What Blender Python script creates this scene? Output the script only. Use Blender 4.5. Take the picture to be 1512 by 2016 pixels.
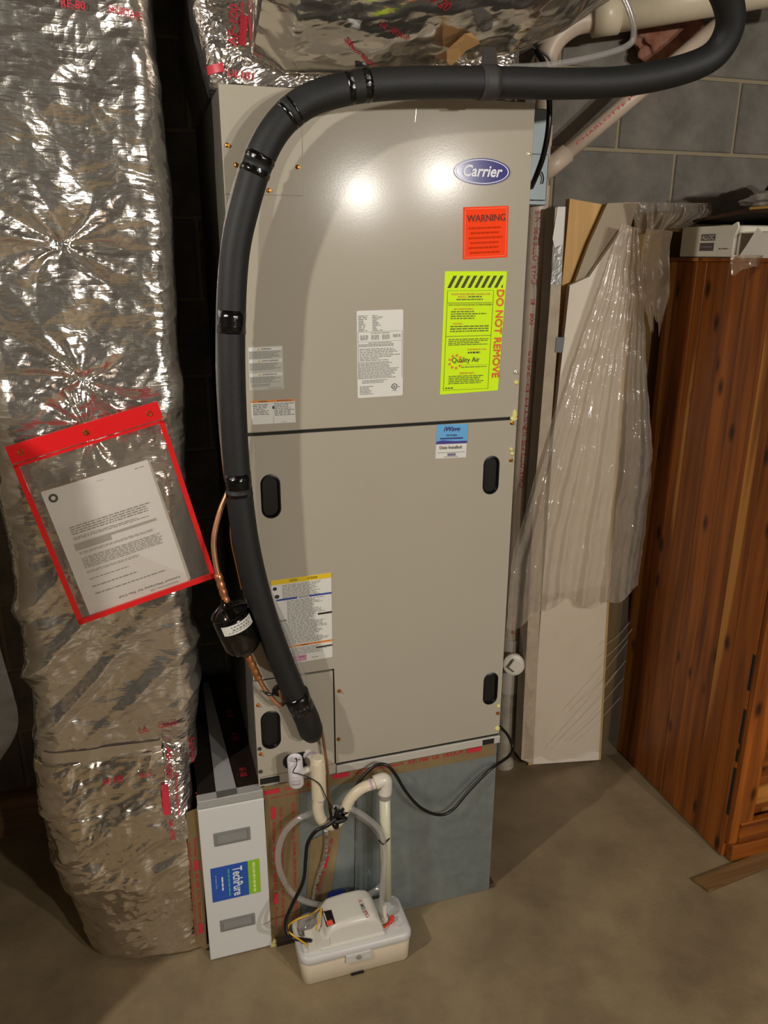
import bpy, bmesh, math, random
import numpy as np
from mathutils import Vector, Matrix
from mathutils.bvhtree import BVHTree

for o in list(bpy.data.objects): bpy.data.objects.remove(o)
scene = bpy.context.scene
col = scene.collection
rng = random.Random(7)

# ------------------------------------------------------------------ camera, light, exposure
FPX = 1532.65
CAM = Vector((-0.1729, -1.5782, 1.6913))
yaw, pit, rol = 0.2977, 0.3197, 0.0022
_F = Vector((math.sin(yaw)*math.cos(pit), math.cos(yaw)*math.cos(pit), -math.sin(pit)))
_R0 = Vector((math.cos(yaw), -math.sin(yaw), 0)); _U0 = _R0.cross(_F)
_R = _R0*math.cos(rol)+_U0*math.sin(rol); _U = _U0*math.cos(rol)-_R0*math.sin(rol)
cd = bpy.data.cameras.new('camera'); cam = bpy.data.objects.new('camera', cd); col.objects.link(cam)
cd.sensor_fit = 'VERTICAL'; cd.sensor_height = 24.0; cd.lens = FPX/2016*24.0; cd.clip_start = 0.02
m = Matrix((_R, _U, -_F)).transposed().to_4x4(); m.translation = CAM
cam.matrix_world = m
scene.camera = cam

w = bpy.data.worlds.new('world'); scene.world = w; w.use_nodes = True
w.node_tree.nodes['Background'].inputs[0].default_value = (0.9, 0.82, 0.7, 1)
w.node_tree.nodes['Background'].inputs[1].default_value = 0.12

def bulb(name, loc, watt, color, r=0.045):
    l = bpy.data.lights.new(name, 'POINT'); l.energy = watt; l.color = color; l.shadow_soft_size = r
    o = bpy.data.objects.new(name, l); o.location = loc; col.objects.link(o); return o
bulb('ceiling_bulb', (1.16, -3.27, 2.04), 75, (1.0, 0.955, 0.885))
bulb('ceiling_bulb', (1.64, -3.17, 2.13), 75, (1.0, 0.955, 0.885))
bulb('ceiling_bulb', (-1.45, -1.05, 2.24), 62, (1.0, 0.955, 0.885), 0.03)

vs = scene.view_settings
vs.view_transform = 'Standard'; vs.look = 'None'; vs.gamma = 1.0; vs.use_curve_mapping = False; vs.exposure = 0.62

# ------------------------------------------------------------------ helpers
def pt(px, py, y=None, x=None, z=None):
    """pixel of the photograph -> point of the room on a plane of known depth"""
    d = _F + _R*((px-756)/FPX) - _U*((py-1008)/FPX)
    if y is not None: t = (y-CAM.y)/d.y
    elif x is not None: t = (x-CAM.x)/d.x
    else: t = (z-CAM.z)/d.z
    return CAM + d*t

def lin(h):
    if isinstance(h, str):
        h = h.lstrip('#'); c = [int(h[i:i+2], 16)/255 for i in (0, 2, 4)]
    else: c = h
    return tuple(((v/12.92) if v <= 0.04045 else ((v+0.055)/1.055)**2.4) for v in c)+(1,)

MATS = {}
def mat(name, color='#808080', rough=0.5, metal=0.0, var=0.0, vscale=6.0, bump=0.0, bscale=60.0, alpha=None,
        spec=0.5, coat=0.0, color2=None, stretch=(1, 1, 1), emit=None):
    if name in MATS: return MATS[name]
    m = bpy.data.materials.new(name); m.use_nodes = True; MATS[name] = m
    nt = m.node_tree; b = nt.nodes['Principled BSDF']; N = nt.nodes.new; L = nt.links.new
    b.inputs['Base Color'].default_value = lin(color); b.inputs['Roughness'].default_value = rough
    b.inputs['Metallic'].default_value = metal; b.inputs['Specular IOR Level'].default_value = spec
    b.inputs['Coat Weight'].default_value = coat
    if emit:
        b.inputs['Emission Color'].default_value = lin(color); b.inputs['Emission Strength'].default_value = emit
    tc = N('ShaderNodeTexCoord'); mp = N('ShaderNodeMapping'); mp.inputs['Scale'].default_value = stretch
    L(tc.outputs['Object'], mp.inputs[0])
    if var or color2:
        n = N('ShaderNodeTexNoise'); n.inputs['Scale'].default_value = vscale; n.inputs['Detail'].default_value = 8
        n.inputs['Roughness'].default_value = 0.65
        L(mp.outputs[0], n.inputs['Vector'])
        r = N('ShaderNodeValToRGB'); r.color_ramp.elements[0].position = 0.35; r.color_ramp.elements[1].position = 0.68
        c = np.array(lin(color))
        if color2: c0, c1 = c, np.array(lin(color2))
        else: c0, c1 = np.clip(c*(1-var), 0, 1), np.clip(c*(1+var), 0, 1)
        c0[3] = c1[3] = 1
        r.color_ramp.elements[0].color = c0; r.color_ramp.elements[1].color = c1
        L(n.outputs['Fac'], r.inputs[0]); L(r.outputs[0], b.inputs['Base Color'])
    if bump:
        n = N('ShaderNodeTexNoise'); n.inputs['Scale'].default_value = bscale; n.inputs['Detail'].default_value = 6
        L(mp.outputs[0], n.inputs['Vector'])
        bp = N('ShaderNodeBump'); bp.inputs['Strength'].default_value = bump; bp.inputs['Distance'].default_value = 0.01
        L(n.outputs['Fac'], bp.inputs['Height']); L(bp.outputs[0], b.inputs['Normal'])
    return m

def foil_mat(name, color, rough, scrim, crink, cscale, sdist=0.0007, dark=None):
    """aluminium foil: metallic with crumple relief and the scrim's thread grid"""
    if name in MATS: return MATS[name]
    m = bpy.data.materials.new(name); m.use_nodes = True; MATS[name] = m
    nt = m.node_tree; b = nt.nodes['Principled BSDF']; N = nt.nodes.new; L = nt.links.new
    b.inputs['Base Color'].default_value = lin(color); b.inputs['Metallic'].default_value = 0.93
    b.inputs['Roughness'].default_value = rough
    tc = N('ShaderNodeTexCoord')
    wn = N('ShaderNodeTexNoise'); wn.inputs['Scale'].default_value = 5; wn.inputs['Detail'].default_value = 3
    L(tc.outputs['Object'], wn.inputs['Vector'])
    mx = N('ShaderNodeMixRGB'); mx.blend_type = 'LINEAR_LIGHT'; mx.inputs[0].default_value = 0.06
    L(tc.outputs['Object'], mx.inputs[1]); L(wn.outputs['Color'], mx.inputs[2])
    mp = N('ShaderNodeMapping'); mp.inputs['Scale'].default_value = (1.0, 1.0, 1.9); mp.inputs['Rotation'].default_value = (0, 0.5, 0)
    L(mx.outputs[0], mp.inputs[0])
    v = N('ShaderNodeTexVoronoi'); v.feature = 'F1'; v.distance = 'MINKOWSKI'; v.inputs['Exponent'].default_value = 1.3
    v.inputs['Scale'].default_value = cscale
    L(mp.outputs[0], v.inputs['Vector'])
    v2 = N('ShaderNodeTexVoronoi'); v2.feature = 'F1'; v2.inputs['Scale'].default_value = cscale*3.1
    L(mp.outputs[0], v2.inputs['Vector'])
    n2 = N('ShaderNodeTexNoise'); n2.inputs['Scale'].default_value = cscale*7; n2.inputs['Detail'].default_value = 4
    L(tc.outputs['Object'], n2.inputs['Vector'])
    a1 = N('ShaderNodeMath'); a1.operation = 'MULTIPLY_ADD'; a1.inputs[1].default_value = 0.38
    L(v2.outputs['Distance'], a1.inputs[0]); L(v.outputs['Distance'], a1.inputs[2])
    a2 = N('ShaderNodeMath'); a2.operation = 'MULTIPLY_ADD'; a2.inputs[1].default_value = 0.16
    L(n2.outputs['Fac'], a2.inputs[0]); L(a1.outputs[0], a2.inputs[2])
    bp = N('ShaderNodeBump'); bp.inputs['Strength'].default_value = crink; bp.inputs['Distance'].default_value = 0.012
    L(a2.outputs[0], bp.inputs['Height'])
    last = bp
    if scrim:
        sx = N('ShaderNodeSeparateXYZ'); L(tc.outputs['Object'], sx.inputs[0])
        def line(out, freq, width):
            mu = N('ShaderNodeMath'); mu.operation = 'MULTIPLY'; mu.inputs[1].default_value = freq; L(out, mu.inputs[0])
            fr = N('ShaderNodeMath'); fr.operation = 'FRACT'; L(mu.outputs[0], fr.inputs[0])
            p = N('ShaderNodeMath'); p.operation = 'PINGPONG'; p.inputs[1].default_value = 0.5; L(fr.outputs[0], p.inputs[0])
            s = N('ShaderNodeMath'); s.operation = 'SMOOTH_MIN'; s.inputs[1].default_value = width; s.inputs[2].default_value = width*0.6
            L(p.outputs[0], s.inputs[0])
            k = N('ShaderNodeMath'); k.operation = 'DIVIDE'; k.inputs[1].default_value = width; L(s.outputs[0], k.inputs[0])
            return k.outputs[0]
        l1 = line(sx.outputs['Z'], 82, 0.16); l2_ = line(sx.outputs['X'], 42, 0.07); q5 = N('ShaderNodeMath'); q5.operation = 'MULTIPLY_ADD'; q5.inputs[1].default_value = .45; q5.inputs[2].default_value = .55; L(l2_, q5.inputs[0]); l2 = q5.outputs[0]
        mi = N('ShaderNodeMath'); mi.operation = 'MINIMUM'; L(l1, mi.inputs[0]); L(l2, mi.inputs[1])
        b2 = N('ShaderNodeBump'); b2.inputs['Strength'].default_value = scrim; b2.inputs['Distance'].default_value = sdist; b2.invert = True
        L(mi.outputs[0], b2.inputs['Height']); L(bp.outputs[0], b2.inputs['Normal']); last = b2
    L(last.outputs[0], b.inputs['Normal'])
    rr = N('ShaderNodeMapRange'); rr.inputs['To Min'].default_value = rough*0.8; rr.inputs['To Max'].default_value = rough*1.3
    L(wn.outputs['Fac'], rr.inputs['Value']); L(rr.outputs[0], b.inputs['Roughness'])
    return m

def clear_mat(name, tint, opac, rough=0.15, milky=0.5, bump=0.0, bscale=20, stretch=(1, 1, 1), gloss=0.25):
    """thin clear plastic: see-through film with a milky share and a glossy coat"""
    if name in MATS: return MATS[name]
    m = bpy.data.materials.new(name); m.use_nodes = True; MATS[name] = m
    nt = m.node_tree; N = nt.nodes.new; L = nt.links.new
    nt.nodes.remove(nt.nodes['Principled BSDF']); out = nt.nodes['Material Output']
    tr = N('ShaderNodeBsdfTransparent'); tr.inputs[0].default_value = (0.96, 0.95, 0.93, 1)
    df = N('ShaderNodeBsdfDiffuse'); df.inputs[0].default_value = lin(tint)
    tl = N('ShaderNodeBsdfTranslucent'); tl.inputs[0].default_value = lin(tint)
    gl = N('ShaderNodeBsdfGlossy'); gl.inputs['Roughness'].default_value = rough; gl.inputs[0].default_value = (1, 1, 1, 1)
    m1 = N('ShaderNodeMixShader'); m1.inputs[0].default_value = 0.35; L(df.outputs[0], m1.inputs[1]); L(tl.outputs[0], m1.inputs[2])
    fr = N('ShaderNodeLayerWeight'); fr.inputs[0].default_value = 0.5; fp = N('ShaderNodeMath'); fp.operation = 'POWER'; fp.inputs[1].default_value = 4.0; L(fr.outputs['Facing'], fp.inputs[0])
    ga = N('ShaderNodeMath'); ga.operation = 'MULTIPLY_ADD'; ga.inputs[1].default_value = 0.6; ga.inputs[2].default_value = gloss*0.2
    L(fp.outputs[0], ga.inputs[0])
    m2 = N('ShaderNodeMixShader'); m2.inputs[0].default_value = opac; L(tr.outputs[0], m2.inputs[1]); L(m1.outputs[0], m2.inputs[2])
    m3 = N('ShaderNodeMixShader'); L(ga.outputs[0], m3.inputs[0]); L(m2.outputs[0], m3.inputs[1]); L(gl.outputs[0], m3.inputs[2])
    if bump:
        tc = N('ShaderNodeTexCoord'); mp = N('ShaderNodeMapping'); mp.inputs['Scale'].default_value = stretch
        L(tc.outputs['Object'], mp.inputs[0])
        n = N('ShaderNodeTexNoise'); n.inputs['Scale'].default_value = bscale; n.inputs['Detail'].default_value = 5; n.inputs['Distortion'].default_value = 1.2
        L(mp.outputs[0], n.inputs['Vector'])
        bp = N('ShaderNodeBump'); bp.inputs['Strength'].default_value = bump; bp.inputs['Distance'].default_value = 0.02
        L(n.outputs['Fac'], bp.inputs['Height'])
        for q in (df, gl, fr): L(bp.outputs[0], q.inputs['Normal'])
        # the milky share follows the creases a little
    L(m3.outputs[0], out.inputs[0])
    return m

def wood_mat(name, base, dark, light, knots=True, grain='z', scale=1.0, rough=0.45, sap=0.62):
    if name in MATS: return MATS[name]
    m = bpy.data.materials.new(name); m.use_nodes = True; MATS[name] = m
    nt = m.node_tree; b = nt.nodes['Principled BSDF']; N = nt.nodes.new; L = nt.links.new
    b.inputs['Roughness'].default_value = rough
    tc = N('ShaderNodeTexCoord'); oi = N('ShaderNodeObjectInfo')
    cx = N('ShaderNodeCombineXYZ')
    for k in (0, 1, 2):
        mu = N('ShaderNodeMath'); mu.operation = 'MULTIPLY'; mu.inputs[1].default_value = (31.7, 17.3, 11.9)[k]
        L(oi.outputs['Random'], mu.inputs[0]); L(mu.outputs[0], cx.inputs[k])
    ad = N('ShaderNodeVectorMath'); ad.operation = 'ADD'; L(tc.outputs['Object'], ad.inputs[0]); L(cx.outputs[0], ad.inputs[1])
    def noise(sc, st, det=6, dist=0.0):
        mp = N('ShaderNodeMapping'); mp.inputs['Scale'].default_value = st; L(ad.outputs[0], mp.inputs[0])
        n = N('ShaderNodeTexNoise'); n.inputs['Scale'].default_value = sc*scale; n.inputs['Detail'].default_value = det
        n.inputs['Distortion'].default_value = dist; L(mp.outputs[0], n.inputs['Vector']); return n.outputs['Fac']
    st = {'z': (1, 1, 0.055), 'x': (0.055, 1, 1), 'y': (1, 0.055, 1)}[grain]
    g = noise(34, st, 8, 0.4); s = noise(11, tuple(0.7*v if v > .5 else v*0.5 for v in st), 3, 0.5)
    r = N('ShaderNodeValToRGB'); e = r.color_ramp.elements
    e[0].position = 0.3; e[0].color = lin(dark); e[1].position = 0.66; e[1].color = lin(base); L(g, r.inputs[0])
    r2 = N('ShaderNodeValToRGB'); e = r2.color_ramp.elements; e[0].position = sap; e[1].position = sap+0.035
    e[0].color = (0, 0, 0, 1); e[1].color = (0.75, 0.75, 0.75, 1); L(s, r2.inputs[0])
    mx = N('ShaderNodeMixRGB'); L(r2.outputs[0], mx.inputs[0]); L(r.outputs[0], mx.inputs[1]); mx.inputs[2].default_value = lin(light)
    res = mx.outputs[0]
    if knots:
        mp = N('ShaderNodeMapping'); mp.inputs['Scale'].default_value = tuple(1.0 if v > .5 else 0.42 for v in st); L(ad.outputs[0], mp.inputs[0])
        v = N('ShaderNodeTexVoronoi'); v.inputs['Scale'].default_value = 13*scale; L(mp.outputs[0], v.inputs['Vector'])
        r3 = N('ShaderNodeValToRGB'); e = r3.color_ramp.elements; e[0].position = 0.075; e[1].position = 0.19
        e[0].color = (1, 1, 1, 1); e[1].color = (0, 0, 0, 1); L(v.outputs['Distance'], r3.inputs[0])
        m2 = N('ShaderNodeMixRGB'); L(r3.outputs[0], m2.inputs[0]); L(res, m2.inputs[1]); m2.inputs[2].default_value = tuple(0.35*v for v in lin(dark)[:3])+(1,)
        dk = N('ShaderNodeMixRGB'); dk.blend_type = 'MULTIPLY'; dk.inputs[0].default_value = 0.6
        L(m2.outputs[0], dk.inputs[1]); dk.inputs[2].default_value = (1, 1, 1, 1); res = dk.outputs[0]
    hs = N('ShaderNodeHueSaturation'); mr = N('ShaderNodeMapRange'); mr.inputs['To Min'].default_value = 0.8; mr.inputs['To Max'].default_value = 1.15
    L(oi.outputs['Random'], mr.inputs['Value']); L(mr.outputs[0], hs.inputs['Value']); L(res, hs.inputs['Color'])
    L(hs.outputs[0], b.inputs['Base Color'])
    bp = N('ShaderNodeBump'); bp.inputs['Strength'].default_value = 0.15; bp.inputs['Distance'].default_value = 0.002
    L(g, bp.inputs['Height']); L(bp.outputs[0], b.inputs['Normal'])
    return m

# ---- object plumbing
def empty(name, loc, label, cat, group=None):
    o = bpy.data.objects.new(name, None); o.location = loc; o.empty_display_size = 0.05; col.objects.link(o)
    o['label'] = label; o['category'] = cat
    if group: o['group'] = group
    return o
def tag(o, label, cat, group=None):
    o['label'] = label; o['category'] = cat
    if group: o['group'] = group
    return o
def wloc(o):
    v = Vector(o.location)
    return v + (wloc(o.parent) + o.matrix_parent_inverse.translation if o.parent else Vector())
def adopt(o, parent):
    if parent is not None:
        o.parent = parent; o.matrix_parent_inverse = Matrix.Translation(-wloc(parent))
    return o
def obj(name, me, material, parent=None, smooth=False, label=None):
    """links ONE mesh object; me is a Mesh or a bmesh in room coordinates"""
    if isinstance(me, bmesh.types.BMesh):
        bmesh.ops.recalc_face_normals(me, faces=me.faces)
        d = bpy.data.meshes.new(name); me.to_mesh(d); me.free(); me = d
    if smooth: me.shade_smooth() if smooth is True else me.shade_auto_smooth() if hasattr(me, 'shade_auto_smooth') else me.shade_smooth()
    if material: me.materials.clear(); me.materials.append(material)
    o = bpy.data.objects.new(name, me); col.objects.link(o); adopt(o, parent)
    if label: o['label'] = label
    return o
def smooth_sharp(o, ang=40):
    me = o.data; me.shade_smooth()
    try: me.set_sharp_from_angle(angle=math.radians(ang))
    except Exception: pass
    return o

def box(bm, lo, hi, bev=0.0, seg=2):
    t = bmesh.new(); r = bmesh.ops.create_cube(t, size=1)
    s = [hi[i]-lo[i] for i in range(3)]; c = [(hi[i]+lo[i])/2 for i in range(3)]
    for v in t.verts: v.co = Vector([v.co[i]*s[i]+c[i] for i in range(3)])
    if bev: bmesh.ops.bevel(t, geom=list(t.edges), offset=bev, segments=seg, affect='EDGES', profile=0.5)
    merge(bm, t); return bm
def merge(bm, t):
    d = bpy.data.meshes.new('tmp'); t.to_mesh(d); t.free(); bm.from_mesh(d); bpy.data.meshes.remove(d)
def B(lo, hi, bev=0.0, seg=2): return box(bmesh.new(), lo, hi, bev, seg)

def spline(pts, n=12):
    P = [Vector(p) for p in pts]; P = [P[0]*2-P[1]]+P+[P[-1]*2-P[-2]]; out = []
    for i in range(1, len(P)-2):
        a, b, c, d = P[i-1:i+3]
        for k in range(n):
            t = k/n
            out.append(0.5*((2*b)+(c-a)*t+(2*a-5*b+4*c-d)*t*t+(3*b-a-3*c+d)*t**3))
    out.append(P[-2]); return out
def tube(bm, path, r, seg=12, cap=True, rfun=None):
    path = [Vector(p) for p in path]; n = len(path)
    T = [(path[min(i+1, n-1)]-path[max(i-1, 0)]).normalized() for i in range(n)]
    up = Vector((0, 1, 0)) if abs(T[0].y) < 0.9 else Vector((1, 0, 0))
    X = (up - T[0]*up.dot(T[0])).normalized(); rings = []
    for i in range(n):
        X = (X - T[i]*X.dot(T[i])).normalized(); Y = T[i].cross(X)
        rr = rfun(i/(n-1)) if rfun else r
        rings.append([bm.verts.new(path[i]+(X*math.cos(a)+Y*math.sin(a))*rr) for a in [2*math.pi*k/seg for k in range(seg)]])
    for i in range(n-1):
        for k in range(seg):
            bm.faces.new((rings[i][k], rings[i][(k+1) % seg], rings[i+1][(k+1) % seg], rings[i+1][k]))
    if cap: bm.faces.new(rings[0][::-1]); bm.faces.new(rings[-1])
    return bm
def T(path, r, seg=12, **k): return tube(bmesh.new(), path, r, seg, **k)
def lathe(p0, axis, prof, seg=24):
    """profile [(distance along axis, radius)]"""
    bm = bmesh.new(); axis = Vector(axis).normalized(); p0 = Vector(p0)
    up = Vector((0, 0, 1)) if abs(axis.z) < 0.9 else Vector((1, 0, 0))
    X = (up-axis*up.dot(axis)).normalized(); Y = axis.cross(X); rings = []
    for d, r in prof:
        rings.append([bm.verts.new(p0+axis*d+(X*math.cos(a)+Y*math.sin(a))*max(r, 1e-5)) for a in [2*math.pi*k/seg for k in range(seg)]])
    for i in range(len(rings)-1):
        for k in range(seg): bm.faces.new((rings[i][k], rings[i][(k+1) % seg], rings[i+1][(k+1) % seg], rings[i+1][k]))
    bm.faces.new(rings[0][::-1]); bm.faces.new(rings[-1]); return bm
def obround(cx, cz, w, h, n=10):
    """outline points (x,z) of an upright (or lying) slot"""
    r = min(w, h)/2; pts = []
    if h >= w:
        for k in range(n+1): a = math.pi*k/n; pts.append((cx+r*math.cos(a), cz+h/2-r+r*math.sin(a)))
        for k in range(n+1): a = math.pi+math.pi*k/n; pts.append((cx+r*math.cos(a), cz-h/2+r+r*math.sin(a)))
    else:
        for k in range(n+1): a = -math.pi/2+math.pi*k/n; pts.append((cx+w/2-r+r*math.cos(a), cz+r*math.sin(a)))
        for k in range(n+1): a = math.pi/2+math.pi*k/n; pts.append((cx-w/2+r+r*math.cos(a), cz+r*math.sin(a)))
    return pts
def plate(outline, holes, y0, y1, bev=0.0):
    """sheet in the xz plane from y0 (front) to y1 (back) with holes"""
    bm = bmesh.new(); edges = []
    for loop in [outline]+holes:
        vs_ = [bm.verts.new((x, y0, z)) for x, z in loop]
        edges += [bm.edges.new((vs_[i], vs_[(i+1) % len(vs_)])) for i in range(len(vs_))]
    bmesh.ops.triangle_fill(bm, edges=edges, use_beauty=True, use_dissolve=False)
    r = bmesh.ops.extrude_face_region(bm, geom=list(bm.faces))
    for v in [g for g in r['geom'] if isinstance(g, bmesh.types.BMVert)]: v.co.y = y1
    return bm
def prism(loop3, off):
    """closed polygon of 3D points extruded by the vector off"""
    bm = bmesh.new(); off = Vector(off)
    a = [bm.verts.new(p) for p in loop3]; b = [bm.verts.new(Vector(p)+off) for p in loop3]; n = len(a)
    bm.faces.new(a); bm.faces.new(b[::-1])
    for i in range(n): bm.faces.new((a[i], b[i], b[(i+1) % n], a[(i+1) % n]))
    return bm

# ---- numpy gradient noise
_pr = np.random.RandomState(3); _perm = _pr.permutation(512); _grad = _pr.normal(size=(512, 3)); _grad /= np.linalg.norm(_grad, axis=1)[:, None]
def pn(P, s=1.0, seed=0):
    P = np.asarray(P)*s + seed*13.37; I = np.floor(P).astype(int); f = P-I; u = f*f*f*(f*(f*6-15)+10); out = 0
    for dx in (0, 1):
        for dy in (0, 1):
            for dz in (0, 1):
                h = _perm[(_perm[(_perm[(I[..., 0]+dx) % 512]+I[..., 1]+dy) % 512]+I[..., 2]+dz) % 512]
                g = _grad[h]; d = (g*(f-np.array([dx, dy, dz]))).sum(-1)
                out = out + d*np.where(dx, u[..., 0], 1-u[..., 0])*np.where(dy, u[..., 1], 1-u[..., 1])*np.where(dz, u[..., 2], 1-u[..., 2])
    return out
def fbm(P, s, o=4, seed=0): return sum(pn(P, s*2**k, seed+k)*0.5**k for k in range(o))
def ridge(P, s, o=3, seed=0): return sum((0.35-np.abs(pn(P, s*2**k, seed+k)))*0.5**k for k in range(o))
def warp(P, a, s, seed=0): return P + a*np.stack([pn(P, s, seed), pn(P, s, seed+5), pn(P, s, seed+9)], -1)

def grid_obj(name, P, material, parent=None, closed_u=False, caps=False, smooth=True):
    R, C = P.shape[:2]; v = P.reshape(-1, 3)
    idx = np.arange(R*C).reshape(R, C); nx = np.roll(idx, -1, 1) if closed_u else idx[:, 1:]
    a = idx if closed_u else idx[:, :-1]
    q = np.stack([a[:-1], nx[:-1], nx[1:], a[1:]], -1).reshape(-1, 4)
    me = bpy.data.meshes.new(name); faces = q.tolist()
    if caps: faces += [idx[0][::-1].tolist(), idx[-1].tolist()]
    me.from_pydata(v.tolist(), [], faces); me.update()
    if smooth: me.shade_smooth()
    return obj(name, me, material, parent)
def normals(P, closed_u=False):
    du = (np.roll(P, -1, 1)-np.roll(P, 1, 1)) if closed_u else np.gradient(P, axis=1)
    dv = np.gradient(P, axis=0); n = np.cross(du, dv); return n/np.maximum(np.linalg.norm(n, axis=-1, keepdims=True), 1e-9)
def rrect(x0, x1, y0, y1, rad, n, front_dense=2.5):
    """n points round a rounded rectangle, counter-clockwise from the back left; front side (y0) gets more points"""
    rbl, rfl, rfr, rbr = rad; pts = []
    def arc(cx, cy, r, a0, k=14):
        return [(cx+r*math.cos(a0+math.pi/2*i/k), cy+r*math.sin(a0+math.pi/2*i/k)) for i in range(k+1)]
    pts += arc(x0+rbl, y1-rbl, rbl, math.pi/2) + arc(x0+rfl, y0+rfl, rfl, math.pi) + arc(x1-rfr, y0+rfr, rfr, 1.5*math.pi) + arc(x1-rbr, y1-rbr, rbr, 0)
    p = np.array(pts); q = np.vstack([p, p[:1]]); seg = np.linalg.norm(np.diff(q, axis=0), axis=1)
    mid = (q[1:, 1]+q[:-1, 1])/2; wgt = np.where(mid < y0+max(rfl, rfr)*1.02, front_dense, 1.0); s = np.concatenate([[0], np.cumsum(seg*wgt)])
    t = np.linspace(0, s[-1], n, endpoint=False)
    return np.stack([np.interp(t, s, q[:, 0]), np.interp(t, s, q[:, 1])], -1)

# ---- flat print: a frame (origin top left, u across, v down) and things laid on it
def text_mesh(s, shear=0.0, bold=0.0, spacing=1.0):
    cu = bpy.data.curves.new('txt', 'FONT'); cu.body = s; cu.size = 1.0; cu.shear = shear; cu.offset = 0.0 if 'M' in s else bold; cu.space_character = spacing
    cu.resolution_u = 3
    t = bpy.data.objects.new('txt', cu); col.objects.link(t); bpy.context.view_layer.update()
    me = bpy.data.meshes.new_from_object(t.evaluated_get(bpy.context.evaluated_depsgraph_get()))
    bpy.data.objects.remove(t); bpy.data.curves.remove(cu)
    v = np.array([x.co[:2] for x in me.vertices]); f = [tuple(p.vertices) for p in me.polygons]; bpy.data.meshes.remove(me)
    v = (v-v.min(0))/np.maximum(v.max(0)-v.min(0), 1e-6)
    return v, f
class Frame:
    def __init__(s, tl, tr, bl, lift=0.0005):
        s.o, s.u, s.v = Vector(tl), Vector(tr)-Vector(tl), Vector(bl)-Vector(tl)
        s.n = s.v.cross(s.u).normalized(); s.k = 1; s.lift = lift
        if s.n.dot(CAM-s.o) < 0: s.n = -s.n
    def at(s, a, b, k=0): return s.o+s.u*a+s.v*b+s.n*(s.lift*k)
    def base(s, name, material, parent, thick=0.0006, poly=None, label=None):
        loop = [s.at(a, b)+s.n*thick for a, b in (poly or [(0, 0), (1, 0), (1, 1), (0, 1)])]
        s.o = s.o+s.n*thick; s.ob = obj(name, prism(loop, s.n*-thick), material, parent, label=label); return s.ob
    def quads(s, name, rects, material, parent=None, k=1):
        bm = bmesh.new()
        for a0, b0, a1, b1 in rects: bm.faces.new([bm.verts.new(s.at(*p, k)) for p in ((a0, b0), (a0, b1), (a1, b1), (a1, b0))])
        return obj(name, bm, material, parent or s.ob)
    def poly(s, name, loops, material, parent=None, k=1):
        bm = bmesh.new()
        for l in loops: bm.faces.new([bm.verts.new(s.at(*p, k)) for p in l])
        return obj(name, bm, material, parent or s.ob)
    def text(s, string, a0, b0, a1, b1, material, parent=None, rot=0, shear=0.0, bold=0.0, k=2, spacing=1.0, name='lettering'):
        v, f = text_mesh(string, shear, bold, spacing); x, y = v[:, 0], v[:, 1]
        if rot == 0: A, Bv = x, 1-y
        elif rot == 90: A, Bv = y, x            # reads downwards
        elif rot == -90: A, Bv = 1-y, 1-x       # reads upwards
        else: A, Bv = 1-x, y                    # upside down
        me = bpy.data.meshes.new(name)
        V = [s.at(a0+(a1-a0)*p, b0+(b1-b0)*q, k) for p, q in zip(A, Bv)]; F_ = list(f)
        if bold and 'M' in string:                     # heavier strokes: the outline laid down again, shifted
            e = 2.2*bold*(abs(a1-a0)*s.u.length if abs(rot) == 90 else abs(b1-b0)*s.v.length); uh, vh = s.u.normalized(), s.v.normalized(); V0 = list(V)
            for i, d in enumerate((uh, -uh, vh, -vh)):
                n = len(V); V += [p+d*e+s.n*(s.lift*.12*(i+1)) for p in V0]; F_ += [tuple(j+n for j in t) for t in f]
        me.from_pydata(V, [], F_); me.update()
        return obj(name, me, material, parent or s.ob)
    def greek(s, a0, b0, a1, b1, lines, material, fill=0.5, ragged=0.25, parent=None, k=1, word=0.05, name='small_print', vert=False):
        if vert: a0, b0, a1, b1 = b0, a0, b1, a1
        rects = []; h = (b1-b0)/lines
        for i in range(lines):
            x = a0; end = a1-(a1-a0)*ragged*rng.random()
            while x < end:
                l = min(word*(0.4+1.2*rng.random()), end-x); rects.append((x, b0+h*(i+0.5-fill/2), x+l, b0+h*(i+0.5+fill/2))); x += l+word*0.22
        if vert: rects = [(q[1], q[0], q[3], q[2]) for q in rects]
        return s.quads(name, rects, material, parent, k)
def ellipse(ca, cb, ra, rb, n=48): return [(ca+ra*math.cos(2*math.pi*i/n), cb+rb*math.sin(2*math.pi*i/n)) for i in range(n)]

# ---- common materials
M_panel = mat('cabinet_paint', '#aaa292', 0.155, 0.0, var=0.02, vscale=3, bump=0.006, bscale=300, spec=0.13)
M_flange = mat('flange_metal', '#c2bdb3', 0.4, 0.2)
M_dark = mat('dark_gap', '#17140f', 0.8)
M_black = mat('black_plastic', '#0d0d0d', 0.35)
M_foam = mat('rubber_foam', '#151515', 0.62, var=0.15, vscale=30, bump=0.08, bscale=300)
M_etape = mat('vinyl_tape', '#0a0a0a', 0.16, bump=0.25, bscale=60)
M_copper = mat('copper', '#e6ab84', 0.34, 0.85, var=0.18, vscale=25)
M_solder = mat('brazed_copper', '#d59264', 0.36, 0.85, var=0.3, vscale=60)
M_screw = mat('zinc_screw', '#b9762a', 0.3, 0.9)
M_steel = mat('galvanized', '#96a0a1', 0.42, 0.75, var=0.12, vscale=18, bump=0.03, bscale=30)
M_steel2 = mat('galvanized_box', '#7c8587', 0.45, 0.5, var=0.08, vscale=12)
M_white = mat('label_white', '#d9d7cf', 0.5)
M_ink = mat('ink_black', '#2b2a28', 0.6)
M_grey = mat('ink_grey', '#83817a', 0.6)
M_pvc = mat('pvc_cream', '#d8cbb0', 0.35, var=0.05, vscale=20)
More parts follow.
